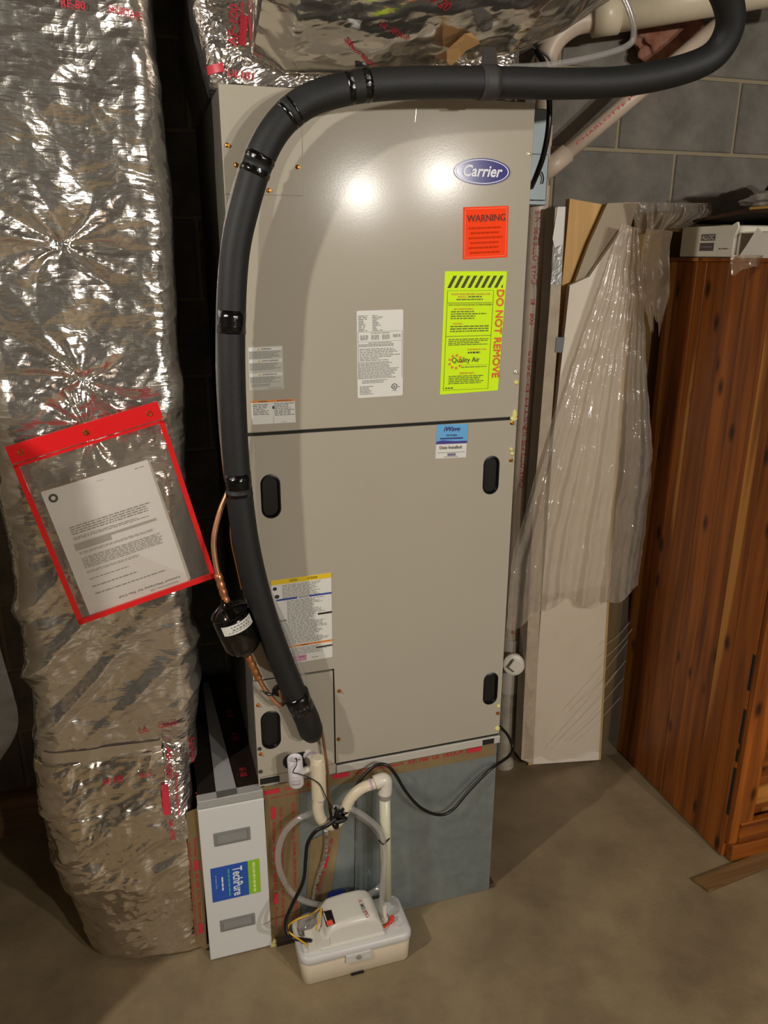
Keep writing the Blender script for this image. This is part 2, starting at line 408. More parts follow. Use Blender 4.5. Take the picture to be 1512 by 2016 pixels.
M_pvcw = mat('pvc_white', '#d9d3c3', 0.32, var=0.04, vscale=20)
M_drain = mat('pvc_drain', '#c9b6a2', 0.42, var=0.07, vscale=14)
M_purple = mat('purple_primer', '#b79bb8', 0.4)
M_red = mat('red_print', '#c02a3c', 0.45)
M_redv = mat('red_vinyl', '#d81f22', 0.22)
M_orange = mat('orange_sticker', '#ff4204', 0.65, spec=.2)
M_lime = mat('lime_sticker', '#d2f800', 0.6, spec=.25)
M_spray = mat('spray_foam', '#e2d98a', 0.7, bump=0.5, bscale=200)
M_tapek = mat('foil_tape', '#9a8560', 0.3, 0.55, var=0.12, vscale=12, bump=0.12, bscale=40)
F_wrap = foil_mat('foil_wrap', '#e0dbd2', 0.17, 0.22, 0.30, 14)
F_boot = foil_mat('foil_wrap_boot', '#ddd3c2', 0.15, 0.0, 0.34, 11)
F_sup = foil_mat('foil_wrap_supply', '#d3cdc2', 0.12, 0.0, 0.16, 10)
F_tape = foil_mat('foil_tape_shiny', '#d9d2ca', 0.18, 0.0, 0.5, 26)

# ------------------------------------------------------------------ the room
def struct(o): o['kind'] = 'structure'; return o
X0, X1, Y0, YB, ZC = -2.6, 3.6, -4.6, 0.61, 2.42
M_floor = mat('concrete_floor', '#6f6049', 0.5, color2='#948263', vscale=3.2, bump=0.10, bscale=90)
struct(obj('floor', B((X0-.1, Y0-.1, -0.1), (X1+.1, YB+.1, 0.0)), M_floor))
M_ceil = wood_mat('ceiling_wood', '#6a5136', '#46331f', '#7c6244', knots=False, grain='x', rough=0.7, sap=0.9)
ceil = struct(obj('ceiling', B((X0-.1, Y0-.1, ZC+.18), (X1+.1, YB+.1, ZC+.24)), M_ceil))
jm = None
for i in range(12):
    x = X0+0.2+i*0.5
    if jm is None: j = obj('joist', B((0, Y0, ZC), (0.04, YB, ZC+.18)), M_ceil, None); jm = j.data; j.location.x = x; adopt(j, ceil)
    else:
        j = bpy.data.objects.new('joist', jm); col.objects.link(j); j.location.x = x; adopt(j, ceil)
M_paint = mat('room_wall_paint', '#55524d', 0.85, var=0.06, vscale=4)
struct(obj('wall_left', B((X0-.1, Y0, 0), (X0, YB, ZC+.18)), M_paint))
struct(obj('wall_right', B((X1, Y0, 0), (X1+.1, YB, ZC+.18)), M_paint))
struct(obj('wall_front', B((X0-.1, Y0-.1, 0), (X1+.1, Y0, ZC+.18)), M_paint))
M_mortar = mat('mortar', '#998c72', 0.9, bump=0.4, bscale=120)
M_block = mat('concrete_block', '#69645c', 0.9, color2='#867f74', vscale=9, bump=0.35, bscale=140)
wall = struct(obj('wall_back', B((X0-.1, YB+.006, 0), (X1+.1, YB+.12, ZC+.18)), M_mortar))
bmx = None; ZL = 1.983; HB = 0.2032; LB = 0.4064
for k in range(-9, 3):
    z0 = ZL+k*HB; z1 = z0+HB
    if z1 < 0.02: continue
    off = 1.21 if k % 2 == 0 else 1.21+LB/2
    for i in range(-7, 4):
        x0 = off+i*LB
        if x0+LB < -1.6 or x0 > 2.6: continue
        if bmx is None:
            b_ = obj('concrete_block', B((0.005, YB, 0.005), (LB-0.005, YB+.03, HB-0.005), 0.003, 1), M_block); bmx = b_.data
        else:
            b_ = bpy.data.objects.new('concrete_block', bmx); col.objects.link(b_)
        b_.location = (x0, 0, z0); adopt(b_, wall)

# ------------------------------------------------------------------ air handler
Wc, ZB_, ZT, DP = 0.627, 0.483, 1.980, 0.56
ah = empty('air_handler', (Wc/2, DP/2, ZB_), 'tall taupe metal air handler cabinet with oval logo badge and stickers', 'air handler')
obj('cabinet_body', B((0.001, 0.004, ZB_), (Wc-.001, DP, ZT-.001), 0.002, 1), mat('cabinet_side_shade', '#5a554d', 0.6, 0.1), ah)  # panel paint darkened: the shade on the side is put into the colour
s_r = pt(1019, 823, y=0); zs = s_r.z                               # seam between upper and lower panel
obj('upper_panel', B((0, -0.002, zs+.0035), (Wc, 0.006, ZT), 0.0015, 1), M_panel, ah)
obj('panel_seam', B((0.004, 0.002, zs-.004), (Wc-.012, 0.004, zs+.004)), M_dark, ah)
c0 = pt(597, 386, y=0)
obj('corner_plate', B((0.0005, -0.0035, c0.z), (c0.x, 0.0, ZT-.001), 0.0008, 1), M_panel, ah)
sp = pt(656, 1318, y=0); spx, spz = sp.x, sp.z                      # top right corner of the service panel
zl = pt(820, 1470, y=0).z                                          # lower rim of the big access panel
handles = [(pt(533, 977, y=0), 0.042, 0.098), (pt(966, 935, y=0), 0.040, 0.092), (pt(965, 1355, y=0), 0.040, 0.092)]
hs_ = pt(533, 1436, y=0)
ZR0, ZR1 = ZB_, pt(820, 1475, y=0).z
out = [(0.001, zs-.0035), (0.001, spz+.003), (spx+.002, spz+.003), (spx+.002, ZR1+.004), (Wc-.002, ZR1+.004), (Wc-.002, zs-.0035)]
lp = obj('lower_panel', plate(out, [obround(h.x, h.z, a, b) for h, a, b in handles], -0.002, 0.003), M_panel, ah)
wob = pt(588, 1494, y=0)
so = [(0.0, ZB_+.028), (0.0, spz-.002), (spx-.002, spz-.002), (spx-.002, ZB_+.028)]
sv = obj('service_panel', plate(so, [obround(hs_.x, hs_.z, 0.046, 0.104)], -0.003, 0.003), M_panel, ah)
obj('service_panel_gap', B((spx-.0025, 0.0005, ZR1), (spx+.0025, 0.0035, spz+.002)), M_dark, ah)
for h, a, b in handles+[(hs_, 0.046, 0.104)]:
    bm = bmesh.new(); o1 = obround(h.x, h.z, a, b); o2 = obround(h.x, h.z, a-.007, b-.007); n = len(o1)
    r0 = [bm.verts.new((x, -0.0025, z)) for x, z in o1]; r1 = [bm.verts.new((x, -0.004, z)) for x, z in o2]
    r2 = [bm.verts.new((x, 0.0030, z)) for x, z in obround(h.x, h.z, a-.010, b-.012)]
    for A_, B_ in ((r0, r1), (r1, r2)):
        for i in range(n): bm.faces.new((A_[i], A_[(i+1) % n], B_[(i+1) % n], B_[i]))
    bm.faces.new(r2)
    smooth_sharp(obj('handle_cup', bm, M_black, ah, label='black recessed hand hole'))
# lower flange with its dark slots
obj('lower_flange', B((spx+.002, -0.006, ZB_), (Wc, 0.003, ZR1-.002), 0.0012, 1), M_flange, ah)
obj('flange_shadow_gap', B((spx, -0.001, ZR1-.002), (Wc-.004, 0.0015, ZR1+.004)), M_dark, ah)
obj('service_flange', B((0.0, -0.002, ZB_), (spx+.002, 0.003, ZB_+.025), 0.001, 1), M_panel, ah)
a = pt(512, 1538, y=0); obj('flange_slot', B((a.x, -0.0036, a.z-.008), (a.x+.045, -0.0019, a.z+.008)), M_dark, ah)
a = pt(948, 1462, y=0); obj('flange_slot', B((a.x, -0.0072, a.z-.004), (a.x+.032, -0.0055, a.z+.011)), M_dark, ah)
# drain grommet
obj('drain_grommet', plate(obround(wob.x, wob.z, 0.078, 0.040), [], -0.006, 0.0), M_foam, ah)
# screws
scr = [(447, 286), (465, 325), (586, 329), (529, 375), (668, 1360), (667, 1455), (508, 1388), (513, 1484), (1006, 906), (980, 1404), (1008, 833)]
sm = None
for px, py in scr:
    p = pt(px, py, y=-0.003)
    if sm is None:
        bm = lathe((0, 0, 0), (0, -1, 0), [(0, .0048), (.001, .0048), (.0012, .0036), (.0042, .0034), (.0048, .0022), (.005, .0005)], 6)
        o = obj('screw', bm, M_screw, None); sm = o.data
    else: o = bpy.data.objects.new('screw', sm); col.objects.link(o)
    o.location = p; adopt(o, ah)
o = bpy.data.objects.new('screw', sm.copy()); o.data.materials[0] = mat('pale_screw', '#cfc6a6', 0.35, 0.6); col.objects.link(o); o.location = pt(1040, 303, y=-0.003); adopt(o, ah)
o = bpy.data.objects.new('screw', o.data); col.objects.link(o); o.location = pt(1015, 733, y=-0.003); adopt(o, ah)
for px, py, r in ((511, 1474, .0048), (513, 1519, .0050)):
    p = pt(px, py, y=-.003); obj('knockout_plug', lathe(p, (0, -1, 0), [(0, r), (.0012, r), (.0015, r*.8)], 16), mat('plug_grey', '#3a3831', 0.5), ah)
# sealing foam at the right edge
for px, py, rx, rz in ((1016, 753, .006, .0055), (1013, 816, .0065, .011), (1011, 824, .009, .007), (1006, 884, .005, .0045), (1008, 893, .005, .0045), (981, 1390, .0055, .0055), (979, 1434, .007, .0075)):
    p = pt(px, py, y=-.002); bm = bmesh.new(); bmesh.ops.create_icosphere(bm, subdivisions=3, radius=1)
    for v in bm.verts:
        q = v.co*(1+0.22*float(pn(np.array([v.co.x, v.co.y, v.co.z]), 1.8, px % 7))); v.co = Vector((p.x+q.x*rx, p.y+q.y*.005, p.z+q.z*rz))
    obj('sealing_foam', bm, M_spray, ah, smooth=True, label='pale yellow sealing foam blob')
# scratch under the hose
obj('scratch', T(spline([pt(818, 198, y=-.0023), pt(819, 218, y=-.0023), pt(817, 240, y=-.0023)], 4), .0007, 5), mat('bare_metal', '#d8d4cc', .3, .6), ah)

YP = -0.0022
def pframe(tl, tr, bl, y=YP): return Frame(pt(*tl, y=y), pt(*tr, y=y), pt(*bl, y=y))
# oval badge
M_navy = mat('badge_blue', '#35327c', 0.14, spec=.15); M_bw = mat('badge_white', '#e2e0ea', 0.3, spec=.15)
c = pt(949, 338, y=YP); rx = (pt(1004, 338, y=YP)-pt(894, 338, y=YP)).x/2; rz = (pt(949, 311, y=YP)-pt(949, 364, y=YP)).z/2
f = Frame(c+Vector((-rx, 0, rz)), c+Vector((rx, 0, rz)), c+Vector((-rx, 0, -rz)))
f.base('logo_badge', M_navy, ah, 0.002, ellipse(.5, .5, .5, .5), label='blue oval badge with white script lettering')
ring = [[(0.5+.475*math.cos(t), .5+.455*math.sin(t)), (0.5+.475*math.cos(t2), .5+.455*math.sin(t2)), (0.5+.455*math.cos(t2), .5+.425*math.sin(t2)), (0.5+.455*math.cos(t), .5+.425*math.sin(t))] for t, t2 in [(2*math.pi*i/60, 2*math.pi*(i+1)/60) for i in range(60)]]
f.poly('badge_ring', ring, M_bw)
f.text('Carrier', .155, .26, .86, .70, M_bw, shear=0.28, bold=0.022)
# orange warning sticker
f = pframe((912, 408), (1001, 405), (911, 511)); f.base('warning_sticker', M_orange, ah, label='orange warning sticker')
M_oink = mat('orange_ink', '#8a2308', .6); M_oline = mat('orange_line', '#c93607', .7, spec=.1)
f.quads('border_line', [(.035, .03, .965, .042), (.035, .958, .965, .97), (.035, .03, .05, .97), (.95, .03, .965, .97)], mat('orange_border', '#ff6433', .5))
f.text('WARNING', .08, .15, .93, .285, mat('dark_brown_ink', '#4a1708', .6), bold=.004)
for i in range(6): f.greek(.12+.04*(i % 2), .385+.095*i, .88-.04*(i % 2), .425+.095*i, 1, M_oline, .9, .15, word=.07)
# lime do-not-remove sticker
f = pframe((876, 534), (998, 534), (866, 777)); f.v = f.v; f.base('notice_sticker', M_lime, ah, label='lime green notice sticker with black hazard stripes', poly=[(0, 0), (1, 0), (.975, .985), (0, 1)])
M_yink = mat('olive_ink', '#5e6c10', .6); M_yo = mat('notice_orange', '#e2691a', .5); M_blk = mat('stripe_black', '#3a3a12', .6)
st = []
for i in range(8):
    a0 = .045+.108*i; st.append([(a0, .130), (a0+.052, .130), (a0+.145, .035), (a0+.093, .035)])
st = [[(min(max(x, .045), .945), y) for x, y in l] for l in st]
st.append([(.915, .130), (.945, .130), (.945, .100)])
f.poly('hazard_stripes', st, M_blk)
f.text('DO NOT REMOVE', .855, .148, .972, .872, mat('notice_red', '#e0561c', .5), rot=90, bold=.016)
f.quads('rule_line', [(.06, .247, .78, .2515), (.06, .515, .80, .5195), (.05, .15, .8, .1525), (.05, .15, .056, .965), (.05, .963, .8, .966), (.795, .15, .801, .966)], M_yink)
f.text('PLEASE READ BEFORE CALLING FOR', .115, .172, .745, .187, M_yo); f.text('SERVICE', .22, .194, .37, .208, M_yo)
f.greek(.39, .192, .63, .210, 1, M_yink, .6, .1); f.greek(.2, .214, .65, .23, 1, M_yink, .6, .1)
f.text('WHAT TO DO IF YOUR SYSTEM FAILS TO OPERATE PROPERLY', .075, .258, .79, .272, M_blk)
f.text('AIR CONDITIONING', .16, .29, .48, .305, M_yo); f.greek(.12, .31, .74, .382, 4, M_yink, .5, .4, word=.06)
f.text('HEATING', .16, .408, .31, .422, M_yo); f.greek(.12, .428, .76, .487, 3, M_yink, .5, .3, word=.06)
f.greek(.1, .535, .8, .595, 4, M_yink, .5, .3, word=.06)
f.text('FOR SERVICE CALL', .42, .622, .74, .636, M_yo); f.greek(.43, .646, .63, .664, 1, M_blk, .8, 0, word=.06)
f.poly('sunburst', [[(.23+.075*math.cos(t-.22), .728+.042*math.sin(t-.22)), (.23+.14*math.cos(t-.1), .728+.072*math.sin(t-.1)), (.23+.10*math.cos(t), .728+.052*math.sin(t)), (.23+.14*math.cos(t+.13), .728+.07*math.sin(t+.13)), (.23+.075*math.cos(t+.25), .728+.042*math.sin(t+.25)), (.23+.088*math.cos(t), .728+.047*math.sin(t))] for t in [2*math.pi*i/9 for i in range(9)]], M_yo)
f.text('Quality Air', .17, .692, .63, .748, M_blk); f.quads('rule_line', [(.33, .757, .78, .7585)], M_yink); f.greek(.33, .768, .78, .782, 1, M_yink, .5, .05)
f.text('IMPORTANT!', .31, .818, .55, .834, M_yo); f.greek(.13, .842, .74, .918, 5, M_yink, .5, .2, word=.06); f.greek(.08, .942, .21, .954, 1, M_blk, .8, 0, word=.05)
# rating plate
f = pframe((702, 612), (794, 609), (704, 784))
f.base('rating_plate', M_white, ah, poly=[(.02, 0), (.98, 0), (1, .012), (1, .988), (.98, 1), (.02, 1), (0, .988), (0, .012)], label='white rating plate full of small print')
f.greek(.03, .05, .25, .235, 10, M_grey, .5, .5, word=.12); f.greek(.33, .05, .6, .235, 10, M_grey, .5, .75, word=.12)
f.quads('rule_line', [(.02, .238, .98, .241), (.02, .35, .98, .3525), (.02, .24, .026, .78), (.974, .24, .98, .78)], M_grey)
for i in range(4): f.greek(.07+.235*i, .275, .24+.235*i, .332-(.02 if i == 3 else 0), 4 if i < 3 else 3, M_grey, .6, .05, word=.07)
f.greek(.3, .25, .72, .262, 1, M_grey, .7, .05); f.greek(.24, .36, .75, .372, 1, M_grey, .7, .05); f.greek(.04, .376, .93, .41, 2, M_grey, .55, .3)
f.greek(.05, .425, .96, .575, 8, M_grey, .45, .6, word=.08); f.greek(.03, .58, .9, .78, 13, M_grey, .5, .35, word=.06)
f.greek(.1, .79, .68, .835, 3, M_grey, .5, .2); f.greek(.05, .86, .35, .965, 6, M_grey, .5, .35)
f.poly('listing_mark', [[(.81+.065*math.cos(t), .885+.034*math.sin(t)), (.81+.065*math.cos(u_), .885+.034*math.sin(u_)), (.81+.05*math.cos(u_), .885+.026*math.sin(u_)), (.81+.05*math.cos(t), .885+.026*math.sin(t))] for t, u_ in [(2*math.pi*i/32, 2*math.pi*(i+1)/32) for i in range(32)]], M_ink)
f.text('UL', .785, .872, .835, .898, M_ink, bold=.02); f.text('c', .735, .885, .755, .897, M_ink); f.text('US', .885, .884, .93, .897, M_ink); f.text('LISTED', .765, .925, .865, .937, M_ink)
# three-language warning label
f = pframe((487, 683), (556, 680), (491, 769)); f.base('trilingual_label', mat('silver_label', '#b7b5aa', .4), ah, label='silver warning label in three languages')
M_yt = mat('yellow_print', '#c8a52a', .5)
for b0, wd in ((.045, 'WARNING'), (.315, 'AVERTISSEMENT'), (.63, 'ADVERTENCIA')):
    f.quads('title_bar', [(.03, b0-.02, .97, b0+.055)], M_white); f.poly('hazard_triangle', [[(.28, b0+.045), (.35, b0+.045), (.315, b0-.008)]], M_yt, k=2)
    f.text(wd, .38, b0+.0, .38+.035*len(wd)+.05, b0+.035, M_ink); f.greek(.04, b0+.065, .94, b0+.23 if b0 < .6 else b0+.21, 6, M_grey, .5, .3, word=.07)
f.greek(.06, .855, .62, .925, 2, M_grey, .5, .2); f.greek(.55, .945, .95, .985, 2, M_grey, .4, .1)
# orange-banded label
f = pframe((494, 789), (580, 785), (497, 836)); f.base('orange_band_label', M_white, ah, label='white label with orange band on top')
f.quads('orange_band', [(0, 0, 1, .095)], mat('band_orange', '#d8822b', .5)); f.text('WARNING', .17, .02, .37, .075, M_ink); f.text('ADVERTENCIA', .58, .02, .92, .075, M_ink)
f.greek(.03, .14, .42, .62, 7, M_ink, .35, .35, word=.08); f.greek(.52, .13, .98, .68, 8, M_ink, .35, .35, word=.08)
f.poly('icon', [ellipse(.5, .32, .025, .07, 20)], M_ink); f.quads('rule_line', [(.49, .7, .495, .98)], M_grey); f.greek(.66, .93, .8, .97, 1, M_grey, .5, 0)
# air purifier sticker
f = pframe((860, 836), (921, 834), (857, 903)); f.base('purifier_sticker', M_white, ah, label='blue and white air purifier sticker')
f.quads('blue_band', [(0, 0, 1, .5)], mat('sky_blue', '#5da6dc', .45)); f.quads('purple_wave', [(0, .5, 1, .575)], mat('purple_ink', '#3f2f86', .5), k=1)
f.poly('purple_wave', [[(0, .5), (.2, .46), (.5, .49), (.8, .52), (1, .50), (1, .53), (0, .56)]], mat('purple_ink', '#3f2f86', .5), k=2)
M_pk = mat('deep_purple', '#35246a', .5); f.text('iWave', .22, .06, .75, .2, M_pk, shear=.3, bold=.02, k=3); f.text('Air Purifier', .32, .285, .67, .345, M_ink, bold=.01, k=3)
f.greek(.12, .38, .88, .44, 1, M_pk, .7, .05, k=3); f.text('Date Installed:', .12, .63, .85, .72, M_ink, bold=.004, k=3); f.quads('rule_line', [(.06, .825, .95, .835)], M_ink); f.greek(.38, .85, .64, .93, 2, M_pk, .7, 0, word=.08, k=3); f.greek(.27, .945, .75, .975, 1, M_grey, .6, .05)
# big caution sheet
f = pframe((533, 1143), (652, 1127), (540, 1312)); f.base('caution_label', M_white, ah, label='large white caution label with yellow, blue and orange bars')
M_by = mat('bar_yellow', '#e0bf1d', .5); M_bb = mat('bar_blue', '#2c3f94', .5); M_bo = mat('bar_orange', '#dd8227', .5); M_pi = mat('pink_patch', '#c98aa6', .5); M_brn = mat('bar_dark', '#2a1c18', .5)
f.quads('yellow_bar', [(0.0, .0, 1, .055)], M_by); f.text('CAUTION', .3, .014, .43, .04, M_ink); f.text('ATTENTION', .6, .014, .76, .04, M_ink)
f.greek(.18, .065, .85, .225, 10, M_grey, .45, .3, word=.06); f.quads('blue_bar', [(.08, .222, .42, .242), (.62, .222, 1, .242)], M_bb); f.text('NOTICE', .45, .224, .6, .24, M_bb)
f.greek(.25, .25, .9, .43, 11, M_grey, .45, .35, word=.06); f.quads('dark_bar', [(.0, .465, .23, .487), (.76, .445, 1, .467), (.0, .862, .2, .88), (.72, .842, 1, .860)], M_brn)
f.greek(.25, .43, .74, .5, 4, M_grey, .45, .3, word=.06); f.greek(.06, .5, .95, .77, 16, M_grey, .45, .3, word=.06)
f.quads('orange_bar', [(0, .782, 1, .803)], M_bo); f.text('WARNING', .46, .785, .58, .80, M_ink); f.greek(.3, .815, .95, .905, 6, M_grey, .45, .35, word=.06)
f.quads('pink_patch', [(.14, .912, .55, .985)], M_pi); f.greek(.42, .925, .53, .94, 1, M_ink, .5, 0, k=2); f.greek(.64, .955, .75, .97, 1, M_grey, .5, 0)
f.poly('icon', [ellipse(.06, .10, .035, .02, 16), ellipse(.09, .19, .04, .022, 16)], M_ink)

# junction box on the cabinet's right side
jb = empty('junction_box', (0.68, 0.22, 1.74), 'grey galvanized electrical box on right side of air handler', 'electrical box')
a0, a1 = pt(1052, 404, y=.2), pt(1087, 215, y=.2)
obj('box_body', B((Wc+.002, 0.2, a0.z), (a1.x, 0.34, a1.z), .002, 1), M_steel2, jb)
obj('cover_flap', B((Wc+.03, 0.192, a0.z+.01), (a1.x-.005, 0.2, a0.z+.11), .002, 1), M_steel2, jb)
p = pt(1059, 388, y=.19); obj('screw', lathe(p+Vector((0, .01, 0)), (0, -1, 0), [(0, .004), (.006, .0035), (.008, .001)], 8), M_steel, jb)
obj('clip', T(spline([pt(1066, 338, y=.185), pt(1070, 350, y=.185), pt(1068, 362, y=.185)], 4), .0015, 6), M_black, jb)

# ------------------------------------------------------------------ plenum under the air handler
plm = empty('plenum_base', (Wc/2, DP/2, 0), 'galvanized sheet metal base box under the taupe air handler', 'plenum')
obj('sheet_box', B((0.012, 0.0, 0.0), (Wc-.004, DP, ZB_-.001), .0015, 1), M_steel, plm)
def tape(parent, quad, y=-0.0015, mat_=None, name='tape_strip', thick=.0008):
    loop = [pt(*q, y=y) for q in quad]; return obj(name, prism(loop, (0, thick, 0)), mat_ or M_tapek, parent)
tp = tape(plm, [(511, 1551), (974, 1463), (974, 1487), (650, 1548), (512, 1576)])
def tape_print(parent, p0, p1, n, h, words, y=-0.0022, rot=0):
    """a run of red lettering along a tape between two pixels"""
    A_, B_ = pt(*p0, y=y), pt(*p1, y=y); d = (B_-A_); L_ = d.length; d.normalize(); up = Vector((-d.z, 0, d.x))
    if up.z < 0 or (abs(up.z) < .1 and up.x > 0): pass
    s = 0; i = 0
    while s < L_-.02:
        wd = words[i % len(words)]; ln = min(h*0.72*len(wd), L_-s)
        o_ = A_+d*s; fr = Frame(o_+up*h, o_+d*ln+up*h, o_, lift=.0003)
        if wd.startswith('#'):
            ln = min(h*3.2, L_-s); fr = Frame(o_+up*h, o_+d*ln+up*h, o_, lift=.0003); fr.ob = parent
            fr.quads('red_block', [(0, 0, 1, 1)], M_red, parent, k=1)
        else: fr.ob = parent; fr.text(wd, 0, 0.08, 1, .92, M_red, parent, bold=.008, k=1)
        s += ln+h*.8; i += 1
tape_print(tp, (520, 1566), (648, 1541), 4, .012, ['#', 'Q2/20', 'AF-100'])
tape_print(tp, (655, 1534), (968, 1474), 4, .013, ['#', 'Q2/20', 'Shurtape', 'AF-100', 'UL 181A-P'])
tape_print(tp, (520, 1576), (640, 1552), 4, .006, ['UL 181B-FX', 'LISTED 35'], )
tp = tape(plm, [(521, 1560), (588, 1548), (592, 1850), (530, 1852)], y=-.002)
tape_print(tp, (533, 1590), (541, 1835), 4, .011, ['#', 'Shurtape', 'AF-100', 'UL 181B-FX'], y=-.0028)
tape_print(tp, (549, 1590), (556, 1835), 4, .008, ['Q2/20', 'UL 181A-P', '(R)', 'AF-100'], y=-.0028)
tape_print(tp, (573, 1580), (580, 1820), 4, .009, ['Q2/20 Shurtape', 'UL 181B-FX'], y=-.0028)
tp = tape(plm, [(612, 1655), (672, 1625), (650, 1770), (603, 1775)], y=-.002)
tape_print(tp, (650, 1650), (620, 1765), 4, .011, ['AF-100', '#', 'Shurtape'], y=-.0028)
obj('tape_fold', T(spline([pt(642, 1635, y=-.006), pt(640, 1680, y=-.008), pt(625, 1730, y=-.006), pt(617, 1768, y=-.008)], 6), .006, 8), F_tape, plm)
obj('seam_fold', T([pt(703, 1560, y=-.003), pt(700, 1770, y=-.003)], .003, 6), M_steel, plm)
p = pt(660, 1762, y=-.004); f = Frame(p+Vector((-.02, 0, .012)), p+Vector((.022, 0, .015)), p+Vector((-.022, 0, -.012))); f.base('blue_tape', mat('blue_marker', '#2d3f9a', .4), plm)
# shims on the floor
a = pt(522, 1880, z=0); 
tag(obj('wood_shim', B((.02, -.018, 0.0), (.095, .0, .016), .001, 1), mat('shim_dark', '#3a3024', .7)), 'dark wooden shim under front left corner of base box', 'shim')
a = pt(968, 1752, z=0)
tag(obj('wood_shim', B((.575, .002, 0.0), (.64, .045, .012), .001, 1), mat('shim_brown', '#4a3826', .7)), 'small dark shim under right corner of base box', 'shim')
tag(obj('foam_scrap', prism([Vector((.005, -.014, .0)), Vector((.028, -.016, .0)), Vector((.026, -.014, .011)), Vector((.012, -.014, .014))], (0, .013, 0)), M_spray), 'yellow foam scrap on floor under white filter door', 'scrap')

# ------------------------------------------------------------------ filter cabinet
fc = empty('filter_cabinet', (-.07, .28, 0), 'narrow filter housing with white door and blue green label', 'filter cabinet')
xl, xr = -.146, .009; zt = .476
obj('housing', B((xl+.004, .012, 0.004), (xr-.004, .57, zt), .001, 1), mat('filter_steel', '#3b3530', .22, .6), fc)
obj('door', B((xl, -.012, .003), (xr, .011, .456), .002, 2), mat('door_white', '#d3d3ce', .38), fc)
obj('front_lip', B((xl+.001, -.010, .4575), (xr-.001, .018, zt+.003), .0015, 1), mat('lip_grey', '#aaa9a4', .42, .2), fc)
a, b_, c_, d_ = pt(427, 1572, z=zt+.003), pt(468, 1562, z=zt+.003), pt(411, 1343, z=zt+.003), pt(399, 1345, z=zt+.003)
obj('top_rail', prism([a, b_, c_, d_], (0, 0, -.004)), mat('rail_grey', '#a5a4a2', .4, .15), fc)
tf = obj('top_tape', prism([pt(470, 1561, z=zt+.0012), pt(513, 1553, z=zt+.0012), pt(497, 1325, z=zt+.0012), pt(414, 1340, z=zt+.0012)], (0, 0, -.0008)), mat('top_tape_dark', '#5a4a3e', .14, .8, bump=.05, bscale=25), fc)
for (px, py) in ((443, 1355), (452, 1405), (462, 1450), (478, 1520)):
    q = pt(px, py, z=zt+.0016); fr = Frame(q+Vector((-.01, .018, 0)), q+Vector((.012, .018, 0)), q+Vector((-.01, -.018, 0)), lift=.0003); fr.ob = tf; fr.text('AF-100', .1, 0, .9, 1, M_red, tf, rot=90)
p = pt(491, 1518, z=zt+.004); 
for (px, py, hw, hh, dep) in ((457, 1647, .043, .019, .006), (468, 1816, .043, .018, .008)):
    q = pt(px, py, y=-.013); bm = bmesh.new()
    o1 = [(q.x-hw, q.z-hh), (q.x+hw, q.z-hh), (q.x+hw, q.z+hh), (q.x-hw, q.z+hh)]; o2 = [(q.x-hw+.007, q.z-hh+.006), (q.x+hw-.007, q.z-hh+.006), (q.x+hw-.007, q.z+hh-.006), (q.x-hw+.007, q.z+hh-.006)]
    r0 = [bm.verts.new((x, -.0135, z)) for x, z in o1]; r1 = [bm.verts.new((x, -.0145, z)) for x, z in o2]; r2 = [bm.verts.new((x, -.0122, z)) for x, z in o2]
    for A_, B_ in ((r0, r1), (r1, r2)):
        for i in range(4): bm.faces.new((A_[i], A_[(i+1) % 4], B_[(i+1) % 4], B_[i]))
    h_ = obj('pull_handle', bm, mat('handle_grey', '#7e7d7a', .45), fc)
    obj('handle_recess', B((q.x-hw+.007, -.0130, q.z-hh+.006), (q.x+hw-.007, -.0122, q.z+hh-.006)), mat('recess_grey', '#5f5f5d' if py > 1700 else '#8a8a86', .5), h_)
f = pframe((414, 1711), (510, 1690), (419, 1777), y=-.0125); f.base('filter_label', mat('label_blue', '#2a55b0', .4), fc, label='blue and green filter label with sideways lettering', poly=[(0, 0), (.76, 0), (.76, 1), (0, 1)])
f.quads('green_band', [(.76, 0, 1, 1)], mat('label_green', '#8dc21f', .4), k=0)
M_lw = mat('label_text', '#dfe6ea', .5); f.text('TechPure', .44, .08, .64, .93, M_lw, rot=90, bold=.02); f.greek(.34, .1, .38, .9, 1, mat('label_teal', '#4db6a4', .5), .7, 0, vert=True, word=.1)
f.greek(.85, .06, .91, .95, 1, mat('label_pale', '#cfe09a', .5), .9, 0, vert=True, word=.09); f.greek(.205, .3, .245, .72, 1, M_lw, .8, 0, vert=True, word=.1); f.greek(.08, .22, .115, .62, 1, mat('label_faint', '#6d8cc8', .5), .8, 0, vert=True, word=.12)

# ------------------------------------------------------------------ return duct (left)
rd = empty('return_duct', (-.29, .3, 0), 'tall foil wrapped return air duct standing left of air handler', 'duct')
rows, cols = 400, 330; YF = .055
zz = np.linspace(.53, 2.42, rows); P = np.zeros((rows, cols, 3))
for i, z in enumerate(zz):
    xr_ = np.interp(z, [.5, .56, .8, 1.17, 1.43, 1.71, 2.12, 2.42], [-.135, -.133, -.120, -.118, -.101, -.098, -.100, -.10]); xl_ = np.interp(z, [.5, .67, 1.16, 1.6, 2.42], [-.475, -.478, -.462, -.47, -.47])
    yf = YF + .012*math.sin(z*5.0) - .010/(1+math.exp(-(z-1.9)*40))
    P[i, :, :2] = rrect(xl_, xr_, yf, .575, (.03, .05, .048, .03), cols); P[i, :, 2] = z
Nn = normals(P, True)
if (Nn[rows//2, :, 1]*(P[rows//2, :, 1]-.3)).mean() < 0: Nn = -Nn
Wp = warp(P, .06, 5, 2)
Q = Wp*np.array([1, 1, 1.0]); Qs = Wp @ np.array([[1, 0, .9], [0, 1, 0], [-.9, 0, 1]]).T * np.array([.6, .8, 1.2])
